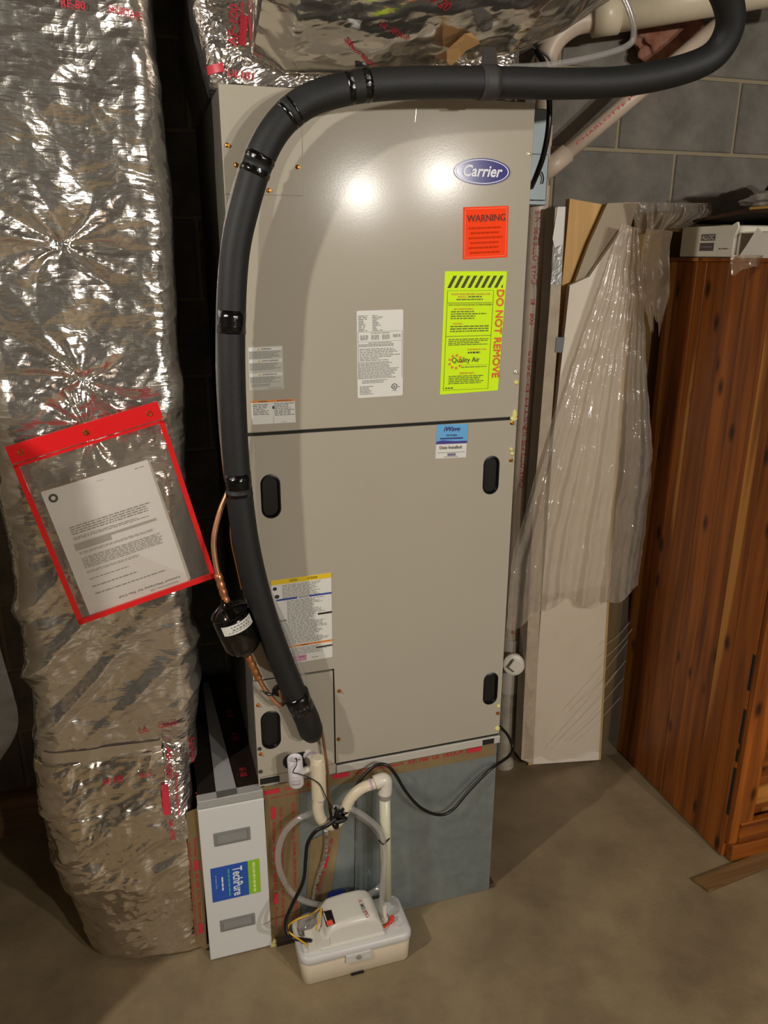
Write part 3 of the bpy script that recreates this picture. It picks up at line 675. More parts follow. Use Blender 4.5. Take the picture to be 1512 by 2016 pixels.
D = .016*fbm(P, 4, 3, 1) + .018*ridge(Qs, 4.5, 3, 4)*np.clip(.6+1.6*pn(P, 3.1, 15), 0, 1.2) + .007*ridge(warp(P, .05, 9, 12) @ np.array([[1, 0, -.7], [0, 1, 0], [.7, 0, 1]]).T*np.array([1, 1, 1.7]), 9, 2, 17)*np.clip(.5+2*pn(P, 4, 16), 0, 1) + .0028*ridge(Wp, 19, 2, 8)
cdir = (P[..., 0]-P[..., 2])*.707+.03*pn(P, 4, 33); mask = np.exp(-((P[..., 2]-.86)/.20)**4)*(P[..., 1] < .16)
D += mask*.016*(np.clip(1-np.abs(((cdir*9.5+.2) % 1)-.5)*4.2, 0, 1)-.3)*np.clip(.75+1.5*pn(P, 3, 35), 0, 1.2)
pins = [pt(120, 480, y=YF), pt(160, 750, y=YF), pt(170, 840, y=YF)]
for k, p in enumerate(pins):
    dx, dz = P[..., 0]-p.x, P[..., 2]-p.z; rr = np.hypot(dx, dz); th = np.arctan2(dz, dx); fr_ = (P[..., 1] < .16)
    thw = th+.5*np.sin(th*2+k)+1.0*pn(P, 5, 30+k); star = (np.abs(np.sin(thw*2.5+k))-.55)+(np.abs(np.sin(thw*5.5+1.3*k))-.5)*.35
    D += fr_*(-.022*np.exp(-rr/.035) + (.016, .013, .008)[k]*star*np.exp(-((rr-.05)/.085)**2))
P2 = P+Nn*D[..., None]
wrap = grid_obj('foil_wrap', P2, F_wrap, rd, closed_u=True, caps=True)
for p in pins[:2]:
    obj('stick_pin', lathe(p+Vector((0, .028, 0)), (0, -1, 0), [(0, .006), (.004, .006), (.006, .003), (.010, .0025)], 12), M_steel, rd)
# boot
rows, cols = 190, 330; zz = np.linspace(.006, .60, rows); P = np.zeros((rows, cols, 3)); Pb = P
for i, z in enumerate(zz):
    t = z/.6; lip = math.exp(-((z-.575)/.03)**2)
    P[i, :, :2] = rrect(-.435-.045*min(1, t*1.6)-.01*lip, -.153, float(np.interp(z, [0, .25, .42, .6], [.036, .014, .012, .050])), .575, (.03, .05+.10*(1-t), .012+.03*t, .03), cols); P[i, :, 2] = z
# the bottom edge rises a little towards the left
P[..., 2] += (1-np.clip((P[..., 2])/.35, 0, 1))*np.clip((-.17-P[..., 0])/.3, 0, 1)*.03*(P[..., 1] < .4)
Nn = normals(P, True)
if (Nn[rows//2, :, 1]*(P[rows//2, :, 1]-.3)).mean() < 0: Nn = -Nn
Wp = warp(P, .07, 5, 3)
D = .020*fbm(P, 5, 3, 21) + .022*ridge(Wp @ np.array([[1, 0, .8], [0, 1, 0], [-.8, 0, 1]]).T*np.array([.7, .8, 1.5]), 6, 3, 24) + .008*ridge(warp(P, .05, 9, 19), 11, 2, 27)*np.clip(.4+2*pn(P, 5, 18), 0, 1) + .003*ridge(Wp, 26, 2, 28)
D *= np.clip((-.155-P[..., 0])/.05, .15, 1)
boot = grid_obj('boot', P+Nn*D[..., None], F_boot, rd, closed_u=True, caps=True)
bpy.context.view_layer.update()
def bvh_of(*obs):
    V = []; Fc = []
    for o in obs:
        n = len(V); V += [o.matrix_world @ v.co for v in o.data.vertices]; Fc += [[n+i for i in p.vertices] for p in o.data.polygons]
    return BVHTree.FromPolygons(V, Fc)
tree_rd = bvh_of(wrap, boot)
def drape_y(p, tree, off):
    h = tree.ray_cast(Vector((p.x, -1.2, p.z)), Vector((0, 1, 0)))
    return Vector((p.x, h[0].y-off, p.z)) if h[0] is not None else Vector((p.x, p.y, p.z))
def draped_strip(name, a, b, width, tree, off, material, parent, nu=60, nv=8):
    d = (b-a); u = d.normalized(); wv = Vector((-u.z, 0, u.x))*width; G = np.zeros((nv+1, nu+1, 3))
    for j in range(nv+1):
        for i in range(nu+1): G[j, i] = drape_y(a+d*(i/nu)+wv*(j/nv-.5), tree, off)
    k = np.array([.25, .5, .25]); 
    for _ in range(2): G[:, 1:-1, 1] = k[0]*G[:, :-2, 1]+k[1]*G[:, 1:-1, 1]+k[2]*G[:, 2:, 1]
    return grid_obj(name, G, material, parent)
def draped_text(s, a, b, h, tree, off, material, parent, rot=0):
    """lettering from a to b (room points), letter height h, laid on a crumpled surface"""
    v, f_ = text_mesh(s, bold=.015); d = b-a; u = d.normalized(); up = Vector((-u.z, 0, u.x))
    me = bpy.data.meshes.new('lettering'); me.from_pydata([drape_y(a+d*x+up*(h*y), tree, off) for x, y in v], [], f_); me.update()
    return obj('lettering', me, material, parent)
Y_ = .03
st1 = draped_strip('tape_strip', pt(80, 1503, y=Y_), pt(318, 1478, y=Y_), .028, tree_rd, .004, mat('tape_pale', '#b9ab95', .3, .5, bump=.1, bscale=40), rd)
st2 = draped_strip('tape_strip', pt(345, 1432, y=Y_), pt(352, 1640, y=Y_), .055, tree_rd, .004, F_tape, rd, 60, 12)
for s, a, b, h in (('Q2/20', (313, 1442), (350, 1434), .012), ('UL', (275, 1452), (295, 1447), .012), ('AF-100', (203, 1545), (243, 1537), .015), ('Shur', (277, 1532), (302, 1524), .012), ('SHURTAPE', (213, 22), (280, 36), .012), ('RF-80', (120, 12), (168, 18), .012), ('UL 181', (250, 860), (318, 858), .013)):
    draped_text(s, pt(*a, y=Y_), pt(*b, y=Y_), h, tree_rd, .006, M_red, rd)
for s, a, b, h in (('AF-100', (326, 1478), (328, 1530), .013), ('#', (324, 1540), (328, 1590), .016), ('Shurtape', (342, 1520), (347, 1590), .009), ('UL 181B', (330, 1600), (334, 1635), .012), ('Q2/20', (375, 1470), (378, 1520), .012), ('AF-100', (385, 1560), (388, 1600), .012)):
    if s == '#': draped_strip('red_block', pt(*a, y=Y_), pt(*b, y=Y_), h, tree_rd, .0068, M_red, rd, 12, 3)
    else: draped_text(s, pt(*a, y=Y_), pt(*b, y=Y_), h, tree_rd, .0075, M_red, rd)
tp = tape(rd, [(365, 1600), (392, 1590), (408, 1868), (385, 1862)], y=.006)
tape_print(tp, (379, 1650), (393, 1850), 4, .010, ['Shurtape', '#', 'AF-100', '(UL)'], y=.005)
tape_print(tp, (370, 1660), (384, 1850), 4, .006, ['UL 181B-FX', 'LISTED', 'Q2/20'], y=.005)

# ------------------------------------------------------------------ supply duct and collar above
sd = empty('supply_duct', (.4, .0, 2.0), 'shiny foil wrapped supply duct above the air handler', 'duct')
rows, cols = 200, 300; xx = np.linspace(.06, 1.02, rows); P = np.zeros((rows, cols, 3))
for i, x in enumerate(xx):
    zb = np.interp(x, [.06, .12, .25, .43, .56, .68, .78, .90, 1.02], [2.03, 2.004, 2.010, 2.036, 2.06, 2.11, 2.175, 2.30, 2.42]); zt_ = 2.6+max(0, x-.8)*.4
    q = rrect(-.52, .45, zb, zt_, (.05, .10, .10, .05), cols, 3.0)   # here (y, z) play (x, y)
    P[i, :, 0] = x; P[i, :, 1] = q[:, 0]; P[i, :, 2] = q[:, 1] + .42*np.clip(-.01-q[:, 0], 0, 1)*np.clip((2.5-q[:, 1])/.2, 0, 1)
Nn = normals(P, True); 
if (Nn[..., 2]*(P[..., 2]-2.28)).mean() < 0: Nn = -Nn
Wp = warp(P, .08, 4, 6)
D = .012*fbm(P, 4, 3, 41)+.008*ridge(Wp*np.array([.55, 1.7, 1.0]), 6, 3, 44)+.002*ridge(Wp, 22, 2, 48)
D *= np.clip((.0-P[..., 1])/.06+.35, .25, 1)
sup = grid_obj('foil_wrap', P+Nn*D[..., None], F_sup, sd, closed_u=True, caps=True)
# taped collar standing on the cabinet
rows, cols = 60, 260; zz = np.linspace(1.979, 2.42, rows); P = np.zeros((rows, cols, 3))
for i, z in enumerate(zz): P[i, :, :2] = rrect(-.022+.012*math.sin(z*20), .60, .010, .52, (.02, .03, .02, .02), cols); P[i, :, 2] = z
Nn = normals(P, True); 
if (Nn[rows//2, :, 1]*(P[rows//2, :, 1]-.3)).mean() < 0: Nn = -Nn
Wp = warp(P, .04, 9, 7); D = .007*ridge(Wp*np.array([2.2, 1, .8]), 8, 3, 61)+.006*fbm(P, 9, 3, 62)-.004
P3 = P+Nn*D[..., None]; P3[..., 2] = np.maximum(P3[..., 2], 1.979)
colr = grid_obj('taped_collar', P3, F_tape, sd, closed_u=True, caps=True)
bpy.context.view_layer.update(); tree_c = bvh_of(colr)
for s, a, b, h in (('AF-100', (466, 92), (470, 10), .016), ('Shurtape', (480, 86), (484, 6), .012), ('UL181', (447, 150), (500, 158), .012)):
    draped_text(s, pt(*a, y=.01), pt(*b, y=.01), h, tree_c, .004, M_red, sd)
draped_strip('red_block', pt(477, 90, y=.01), pt(481, 30, y=.01), .012, tree_c, .0035, M_red, sd, 14, 3)
draped_strip('red_block', pt(410, 135, y=.01), pt(440, 132, y=.01), .014, tree_c, .0035, M_red, sd, 14, 3)
# printed tape along the underside of the duct
tree_s = bvh_of(sup)
def drape_z(p, off):
    h = tree_s.ray_cast(Vector((p.x, p.y, 1.5)), Vector((0, 0, 1))); return Vector((p.x, p.y, (h[0].z if h[0] is not None else p.z)-off))
def under_text(s, a, b, h, material):
    v, f_ = text_mesh(s, bold=.012); d = b-a; u = d.normalized(); up = Vector((0, 0, 1)).cross(u); up = up if up.y < 0 else -up
    me = bpy.data.meshes.new('lettering'); me.from_pydata([drape_z(a+d*x+up*(h*y), .002) for x, y in v], [], f_); me.update(); return obj('lettering', me, material, sd)
for s, a, b, h in (('Shurtape', (675, 108), (735, 116), .012), ('04 19 20', (808, 86), (876, 92), .016), ('UL 181A-P', (745, 100), (800, 104), .010), ('Shurtape UL 181', (530, 128), (605, 150), .010)):
    A_, B_ = pt(*a, z=2.02), pt(*b, z=2.03); under_text(s, A_, B_, h, M_red)
# loose torn flap
fl = [pt(855, 112, y=-.06), pt(880, 98, y=-.10), pt(915, 66, y=-.10), pt(940, 62, y=-.08), pt(948, 84, y=-.06), pt(925, 92, y=-.05), pt(905, 104, y=-.045), pt(888, 131, y=-.05), pt(880, 120, y=-.05)]
obj('torn_flap', prism(fl, (0, .002, 0)), mat('kraft_flap', '#c79a63', .4, .2), sd, label='torn tan facing flap')

# ------------------------------------------------------------------ insulated suction line
hs = empty('suction_line', (.12, -.05, .64), 'thick black foam insulated refrigerant line arching over the air handler', 'insulated pipe')
hp = [pt(1398, -70, y=-.20), pt(1432, 0, y=-.17), pt(1436, 55, y=-.15), pt(1405, 108, y=-.13), pt(1340, 138, y=-.115), pt(1230, 160, y=-.105), pt(1110, 165, y=-.10), pt(1000, 163, y=-.10), pt(860, 162, y=-.10), pt(740, 167, y=-.098), pt(660, 180, y=-.095),
      pt(600, 202, y=-.09), pt(550, 245, y=-.085), pt(515, 305, y=-.08), pt(487, 390, y=-.075), pt(463, 500, y=-.07), pt(456, 640, y=-.068), pt(459, 800, y=-.066), pt(470, 960, y=-.064), pt(489, 1090, y=-.06), pt(522, 1215, y=-.056), pt(565, 1330, y=-.05), pt(595, 1395, y=-.046)]
sp_ = spline(hp, 10)
def hr(t): return .0270 if t < .5 else .0262
def sub(i0, i1): return sp_[int(i0*10):int(i1*10)+1]
joints = [0, 9.6, 11.6, 13.2, 16.05, 18.0, 22]
for i in range(len(joints)-1):
    r_ = [.0270, .0272, .0265, .0262, .0258, .0268][i]
    obj('insulation_sleeve', T(sub(joints[i], joints[i+1]), r_, 24), M_foam, hs, smooth=True)
for j, hw in ((9.45, .28), (11.55, .2), (13.25, .25), (16.0, .18), (18.0, .14)):
    obj('tape_band', tube(bmesh.new(), sub(j-hw, j+hw), .0275, 24, rfun=lambda t: .0266+.0016*math.sin(t*9)), M_etape, hs, smooth=True)
e0, e1 = sp_[-1], sp_[-8]; ax = (e0-e1).normalized()
bm = tube(bmesh.new(), [e0-ax*.02, e0, e0+ax*.03, e0+ax*.07+Vector((-.004, .004, 0)), e0+ax*.085+Vector((-.004, .012, 0))], .028, 24, rfun=lambda t: .0285-.004*(t > .8))
obj('end_sleeve', bm, M_foam, hs, smooth=True)
obj('tape_band', tube(bmesh.new(), [e0-ax*.045, e0-ax*.03, e0-ax*.015, e0], .03, 20, rfun=lambda t: .0305-.002*abs(math.sin(t*7))), M_etape, hs, smooth=True)
obj('copper_stub', T([e0+ax*.06, e0+ax*.09+Vector((0, .03, 0)), e0+ax*.095+Vector((0, .05, 0))], .011, 12), M_copper, hs, smooth=True)
# foam strap over the line near the duct
q = sp_[70:78]; c = sp_[73]; tx = (sp_[75]-sp_[71]).normalized()
obj('foam_strap', tube(bmesh.new(), [c-tx*.016, c-tx*.006, c+tx*.006, c+tx*.016], .0298, 24), mat('strap_grey', '#34322f', .6), hs, smooth=True)
obj('strap_tail', prism([c+Vector((.02, .0, .025)), c+Vector((-.012, .0, .025)), c+Vector((-.002, .02, .062)), c+Vector((.022, .02, .062))], (0, .004, 0)), mat('strap_grey', '#34322f', .6), hs)
t9 = sp_[91]; obj('tape_tail', prism([t9+Vector((-.03, -.006, .026)), t9+Vector((-.006, -.004, .028)), t9+Vector((-.012, .0, .036)), t9+Vector((-.028, .0, .037))], (0, .003, 0)), M_etape, hs)

# clear discharge tube tied along the line
dt = empty('vinyl_discharge_tube', pt(607, 1372, y=-.03), 'thin clear vinyl tube tied along the black insulated line', 'tube')
V_cl = clear_mat('clear_vinyl', '#d6d4d2', .30, .12, gloss=.5)
side = [pt(1205, -40, y=-.06), pt(1235, 10, y=-.06), pt(1248, 62, y=-.06), pt(1232, 92, y=-.06), pt(1150, 116, y=-.06), pt(1060, 130, y=-.06), pt(980, 133, y=-.065), pt(860, 140, y=-.06), pt(740, 146, y=-.055), pt(650, 160, y=-.05), pt(580, 185, y=-.045), pt(525, 235, y=-.045), pt(487, 300, y=-.045), pt(455, 400, y=-.05), pt(437, 520, y=-.06), pt(431, 640, y=-.06), pt(433, 780, y=-.06), pt(447, 930, y=-.04), pt(485, 1060, y=-.025), pt(530, 1165, y=-.02), pt(560, 1230, y=-.03), pt(590, 1310, y=-.03), pt(607, 1372, y=-.03)]
obj('tube', T(spline(side, 8), .0062, 10), V_cl, dt, smooth=True)

# brown control wire
cw = empty('control_wire', pt(650, 1600, y=-.02), 'thin brown control wire hanging beside the black line end', 'wire')
M_bw2 = mat('brown_wire', '#7d5532', .45)
obj('upper_run', T(spline([pt(436, 800, y=-.05), pt(436, 880, y=-.045), pt(444, 950, y=-.04), pt(454, 1000, y=-.04), pt(455, 1060, y=-.04), pt(465, 1110, y=-.04), pt(476, 1160, y=-.04)], 6), .0022, 6), M_bw2, cw)
obj('lower_run', T(spline([pt(618, 1402, y=-.03), pt(632, 1435, y=-.025), pt(640, 1480, y=-.022), pt(646, 1530, y=-.025), pt(648, 1580, y=-.03), pt(652, 1606, y=-.04)], 6), .0035, 8), M_bw2, cw)

# ------------------------------------------------------------------ liquid line and filter drier
ll = empty('liquid_line', pt(556, 1388, y=-.03), 'bare copper liquid line with brazed joints above and below black filter drier', 'copper pipe')
obj('upper_tube', T(spline([pt(449, 968, y=-.035), pt(432, 1010, y=-.04), pt(421, 1060, y=-.045), pt(424, 1105, y=-.05), pt(433, 1145, y=-.055), pt(446, 1190, y=-.055)], 8), .0055, 12), M_copper, ll, smooth=True)
obj('brazed_joint', tube(bmesh.new(), spline([pt(429, 1130, y=-.053), pt(437, 1158, y=-.055), pt(446, 1186, y=-.055)], 12), .008, 14, rfun=lambda t: .0072+.0016*abs(math.sin(t*12))), M_solder, ll, smooth=True)
obj('brazed_joint', tube(bmesh.new(), spline([pt(487, 1288, y=-.055), pt(498, 1312, y=-.053), pt(509, 1335, y=-.05)], 12), .008, 14, rfun=lambda t: .0074+.0018*abs(math.sin(t*11))), M_solder, ll, smooth=True)
obj('lower_tube', T(spline([pt(505, 1328, y=-.05), pt(520, 1354, y=-.046), pt(538, 1377, y=-.042), pt(551, 1388, y=-.038), pt(558, 1382, y=-.026), pt(553, 1364, y=-.014), pt(549, 1358, y=.002)], 8), .0055, 12), M_copper, ll, smooth=True)
p = pt(548, 1358, y=-.003); obj('grommet', lathe(p, (0, -1, 0), [(0, .0145), (.004, .0145), (.006, .011), (.006, .007)], 20), M_foam, ll)
p = pt(529, 1362, y=-.045); bm = T(spline([p+Vector((-.012, 0, .006)), p+Vector((-.004, -.008, .0)), p+Vector((.008, -.006, -.004)), p+Vector((.012, .004, .002))], 5), .0035, 8); obj('tie_wrap', bm, M_black, ll)
fd = empty('filter_drier', pt(462, 1235, y=-.055), 'glossy black filter drier canister with white band label on copper line', 'filter drier')
d0, d1 = pt(440, 1178, y=-.055), pt(488, 1292, y=-.055); L_ = (d1-d0).length; ax = (d1-d0).normalized()
M_gl = mat('gloss_black', '#060606', .07, coat=.5)
drier_c = d0+Vector((.004, 0, 0))
smooth_sharp(obj('canister', lathe(d0, ax, [(0, .007), (.010, .009), (.016, .020), (.024, .034), (.034, .041), (.038, .039), (.040, .0375), (.044, .0405), (L_-.040, .0405), (L_-.026, .037), (L_-.014, .025), (L_-.006, .010), (L_, .007)], 36), M_gl, fd), 60)
# band label bent round the canister
def bent_label(name, p0, ax, r, s0, s1, ang0, ang1, material, parent, n=16):
    ax = ax.normalized(); tc_ = (CAM-p0); X = (tc_-ax*tc_.dot(ax)).normalized(); Yv = ax.cross(X); G = np.zeros((2, n+1, 3))
    for j, s in enumerate((s0, s1)):
        for i in range(n+1):
            a_ = ang0+(ang1-ang0)*i/n; G[j, i] = p0+ax*s+(X*math.cos(a_)+Yv*math.sin(a_))*r
    return grid_obj(name, G, material, parent)
def bent_text(s, p0, ax, r, s_mid, h, ang0, ang1, material, parent, along=False, a_mid=0.0):
    v, f_ = text_mesh(s, bold=.01); ax = ax.normalized(); tc_ = (CAM-p0); X = (tc_-ax*tc_.dot(ax)).normalized(); Yv = ax.cross(X); out = []
    for x, y in v:
        if along: a_ = a_mid-(y-.5)*h/r; sv_ = ang0+(ang1-ang0)*x
        else: a_ = ang0+(ang1-ang0)*x; sv_ = s_mid+(.5-y)*h
        out.append(p0+ax*sv_+(X*math.cos(a_)+Yv*math.sin(a_))*r)
    me = bpy.data.meshes.new('lettering'); me.from_pydata(out, [], f_); me.update(); return obj('lettering', me, material, parent)
lb = bent_label('band_label', d0, ax, .0412, .046, .068, -1.1, .75, M_white, fd); lb['label'] = 'white band label'
sgn = 1
def bent_dashes(p0, ax, r, rows_, material, parent):
    ax = ax.normalized(); tc_ = (CAM-p0); X = (tc_-ax*tc_.dot(ax)).normalized(); Yv = ax.cross(X); bm = bmesh.new()
    for s0, h, a0_, a1_ in rows_:
        a_ = a0_
        while a_ < a1_:
            da = .05+.12*rng.random()
            bm.faces.new([bm.verts.new(p0+ax*sv+(X*math.cos(aa)+Yv*math.sin(aa))*r) for sv, aa in ((s0, a_), (s0, a_+da), (s0+h, a_+da), (s0+h, a_))]); a_ += da+.06
    return obj('small_print', bm, material, parent)
bent_dashes(d0, ax, .0415, [(.050, .003, -.9, .2), (.056, .004, -.8, .1), (.062, .002, -.9, .4)], M_grey, lb)

# ------------------------------------------------------------------ document pouch on the return duct
dp = empty('document_pouch', pt(295, 1185, y=.0), 'red edged clear vinyl document pouch hung on the foil duct', 'pouch')
A_, B_, C_ = pt(10, 880, y=-.004), pt(310, 790, y=-.004), pt(156, 1230, y=-.004); f = Frame(A_, B_, C_, lift=.0008)
V_pouch = clear_mat('pouch_film', '#cfcac6', .05, .08, bump=.05, bscale=6, gloss=.12)
f.ob = None
obj('back_film', prism([f.at(.01, .1, -6), f.at(.99, .1, -6), f.at(.99, .99, -6), f.at(.01, .99, -6)], f.n*-.0003), V_pouch, dp)
obj('front_film', prism([f.at(.01, .12, 1), f.at(.99, .12, 1), f.at(.99, .99, 1), f.at(.01, .99, 1)], f.n*-.0003), V_pouch, dp)
def band(name, a0, b0, a1, b1, t=.0075, k=3):
    return obj(name, prism([f.at(a0, b0, k), f.at(a1, b0, k), f.at(a1, b1, k), f.at(a0, b1, k)], f.n*-t), M_redv, dp)
band('header_band', 0, 0, 1, .088); band('header_lip', .0, .094, 1, .108); band('side_binding', 0, .1, .034, 1); band('side_binding', .966, .1, 1, 1); band('bottom_binding', 0, .972, 1, 1)
for a_ in (.075, .5, .925):
    q = f.at(a_, .045, 3); bm = bmesh.new(); n = 20
    for (ra, rb, h0, h1) in ((.0062, .0048, 0, .0022), (.0048, .0032, .0022, .0006)):
        r0 = [bm.verts.new(q+f.n*h0+(f.u.normalized()*math.cos(2*math.pi*i/n)+f.v.normalized()*math.sin(2*math.pi*i/n))*ra) for i in range(n)]
        r1 = [bm.verts.new(q+f.n*h1+(f.u.normalized()*math.cos(2*math.pi*i/n)+f.v.normalized()*math.sin(2*math.pi*i/n))*rb) for i in range(n)]
        for i in range(n): bm.faces.new((r0[i], r0[(i+1) % n], r1[(i+1) % n], r1[i]))
    obj('grommet', bm, mat('brass', '#b89a55', .3, .9), dp)
q = f.at(.5, .045, 3); obj('hanging_pin', lathe(q+f.n*-.004, f.n, [(0, .003), (.007, .003), (.008, .0022)], 10), mat('brass', '#b89a55', .3, .9), dp)
# papers
pp = empty('paper_stack', pt(283, 1180, y=.0), 'stack of printed white papers upside down inside the red edged pouch', 'papers')
yq = -.0005
f2 = Frame(pt(80, 970, y=yq), pt(290, 905, y=yq), pt(177, 1212, y=yq), lift=.0004)
M_pap = mat('paper_white', '#e4e1de', .6); f2.o = f2.o-f2.n*.0016
for k in range(3):
    da = .004*k+.004; obj('sheet', prism([f2.at(da, -da*.3, -1.2*k-1.3), f2.at(1+da*1.5, da*1.2, -1.2*k-1.3), f2.at(1+da*2.2, 1-da*1.2, -1.2*k-1.3), f2.at(da, 1, -1.2*k-1.3)], f2.n*-.0002), M_pap, pp)
f2.base('top_sheet', M_pap, pp, .0003)
M_lg = mat('print_grey', '#8f8c88', .7)
nn = 40; f2.poly('round_logo', [[(.085+.042*math.cos(t), .065+.032*math.sin(t)), (.085+.042*math.cos(u_), .065+.032*math.sin(u_)), (.085+.02*math.cos(u_), .065+.0155*math.sin(u_)), (.085+.02*math.cos(t), .065+.0155*math.sin(t))] for t, u_ in [(2*math.pi*i/nn, 2*math.pi*(i+1)/nn) for i in range(nn)]], M_ink)
f2.greek(.86, .035, .95, .042, 1, M_lg, .8, 0); f2.greek(.5, .04, .57, .045, 1, M_lg, .6, 0)
for b0, b1, n_, rg in ((.30, .37, 4, .1), (.385, .41, 2, .3), (.505, .525, 2, .1), (.55, .64, 7, .05), (.66, .68, 2, .5), (.72, .735, 1, .6), (.78, .80, 1, .6), (.84, .86, 1, .3)): f2.greek(.12, b0, .9, b1, n_, M_lg, .5, rg, word=.04)
f2.quads('shaded_bar', [(.10, .455, .45, .49), (.1, .435, .9, .455)], mat('bar_shade', '#a9a59d', .7))
f2.text('Limited Warranty for Fan Coil', .32, .925, .93, .948, M_ink, rot=180); f2.text('RESIDENTIAL USE', .62, .963, .9, .976, M_lg, rot=180)

# ------------------------------------------------------------------ condensate drain
cdn = empty('condensate_trap', pt(660, 1625, y=-.075), 'cream plastic condensate drain trap in front of galvanized base', 'drain pipe')
yt = -.062; R1, R2 = .0134, .0172
c0_ = pt(626, 1497, y=yt)
def vcol(px, z0, z1, r, name, mt, seg=20): 
    return obj(name, lathe((px.x, px.y, z0), (0, 0, 1), [(0, r*.97), (.002, r), (z1-z0-.002, r), (z1-z0, r*.97)], seg), mt, cdn, smooth=False)
zA = pt(626, 1500, y=yt).z; zBv = pt(626, 1570, y=yt).z
smooth_sharp(obj('tee_fitting', lathe((c0_.x, yt, zBv), (0, 0, 1), [(0, R2), (zA-zBv-.008, R2), (zA-zBv, R2)], 24), M_pvc, cdn))
smooth_sharp(obj('tee_cap', lathe((c0_.x, yt, zA), (0, 0, 1), [(-.002, R2*.93), (.010, R2*.93), (.013, R2*.8)], 8), M_pvc, cdn))
pj = pt(607, 1497, y=-.01)
smooth_sharp(obj('tee_branch', lathe((c0_.x-.012, 0.0, zA-.018), Vector((.012, yt, 0)), [(0, R1), (.02, R1), (.022, R2*.95), (.06, R2*.95)], 20), M_pvcw, cdn))
obj('primer_ring', lathe((c0_.x-.008, -.018, zA-.018), Vector((.012, yt, 0)), [(0, R2*.99), (.006, R2*.99)], 20), M_purple, cdn)
low = [Vector((c0_.x, yt, zBv+.005)), pt(626, 1590, y=yt), pt(632, 1612, y=yt), pt(648, 1624, y=yt), pt(664, 1618, y=yt), pt(676, 1600, y=yt), pt(690, 1572, y=yt), pt(712, 1552, y=yt), pt(742, 1541, y=yt)]
obj('trap_bend', T(spline(low, 8), R1, 18), M_pvc, cdn, smooth=True)
obj('primer_ring', lathe((c0_.x, yt, zBv-.006), (0, 0, 1), [(0, R1*1.03), (.006, R1*1.03)], 20), M_purple, cdn)
q0, q1 = pt(728, 1545, y=yt), pt(742, 1540, y=yt)
obj('primer_ring', lathe(q0, (q1-q0), [(0, R1*1.06), (.005, R1*1.06)], 20), M_purple, cdn)
elb = pt(757, 1535, y=yt)
obj('elbow_fitting', T(spline([pt(738, 1541, y=yt), pt(748, 1537, y=yt), pt(757, 1536, y=yt), pt(758, 1548, y=yt), pt(757, 1562, y=yt)], 6), R2, 20), M_pvcw, cdn, smooth=True)
dn0, dn1 = pt(757, 1545, y=yt), pt(764, 1768, y=yt-.01); dn1 = Vector((dn0.x+.004, yt-.006, .125))
obj('collar_ring', lathe(dn0+(dn1-dn0)*.06, dn1-dn0, [(0, R2*.96), (.016, R2*.96)], 20), mat('rubber_grey', '#8f8a7c', .5), cdn)
obj('down_pipe', T([dn0, dn1], R1, 20), mat('pvc_down', '#cfcdb2', .35, var=.05, vscale=15), cdn, smooth=True)
bt = pt(667, 1603, y=yt)
bd = spline([pt(654, 1622, y=yt), pt(664, 1615, y=yt), pt(673, 1602, y=yt), pt(676, 1592, y=yt)], 4)
obj('black_tape_wrap', tube(bmesh.new(), bd, .0165, 18, rfun=lambda t: .0155+.0022*math.sin(t*14)), M_etape, cdn, smooth=True)
obj('tape_knot', T(spline([pt(660, 1590, y=yt-.018), pt(668, 1606, y=yt-.02), pt(682, 1612, y=yt-.018), pt(655, 1620, y=yt-.018)], 5), .004, 7), M_black, cdn)
fs = empty('float_switch', pt(582, 1545, y=-.055), 'white cylindrical float switch with black wire beside the drain tee', 'float switch')
a, b_ = pt(580, 1492, y=-.055), pt(584, 1545, y=-.055)
smooth_sharp(obj('housing', lathe(b_, a-b_, [(0, .0150), (.003, .0172), ((a-b_).length-.002, .0178), ((a-b_).length, .0165), ((a-b_).length-.003, .0135), ((a-b_).length-.005, .004)], 28), mat('switch_white', '#d9d3d6', .35), fs))
bent_dashes(b_, (a-b_), .0179, [(.012, .003, -.6, .5), (.019, .0015, -.6, .5), (.024, .0015, -.5, .5), (.032, .0012, -.5, .3)], M_grey, fs)
obj('bracket', T([a*.4+b_*.6, Vector((c0_.x-.014, yt+.01, zA-.02))], .008, 10), M_pvcw, fs)
obj('wire', T(spline([a+Vector((0, 0, -.003)), a+Vector((.002, -.012, .006)), pt(584, 1505, y=-.08), pt(577, 1520, y=-.08), pt(590, 1524, y=-.082), pt(606, 1530, y=-.085), pt(630, 1545, y=-.085), pt(642, 1570, y=-.085), pt(656, 1592, y=-.085)], 8), .0013, 6), M_black, fs)

# ------------------------------------------------------------------ condensate pump
pu = empty('condensate_pump', (.20, -.085, 0), 'cream and white condensate pump on floor in front of base box', 'pump')
px0, px1, py0, py1 = .058, .342, -.158, -.022
def rbox(x0, x1, y0, y1, z0, z1, r, taper=0.0, topbev=.004, n=8):
    bm = bmesh.new(); rings = []
    for z, ins in ((z0, taper+.003), (z0+.004, taper), (z1-topbev, 0), (z1, topbev)):
        ring_ = []
        for cx_, cy_, a0_ in ((x1-r, y1-r, 0), (x0+r, y1-r, 90), (x0+r, y0+r, 180), (x1-r, y0+r, 270)):
            for k in range(n+1):
                a_ = math.radians(a0_+90*k/n); ring_.append(bm.verts.new((cx_+(r-ins)*math.cos(a_), cy_+(r-ins)*math.sin(a_), z)))
        rings.append(ring_)
    m_ = len(rings[0])
    for i in range(len(rings)-1):
        for k in range(m_): bm.faces.new((rings[i][k], rings[i][(k+1) % m_], rings[i+1][(k+1) % m_], rings[i+1][k]))
    bm.faces.new(rings[0][::-1]); bm.faces.new(rings[-1]); return bm
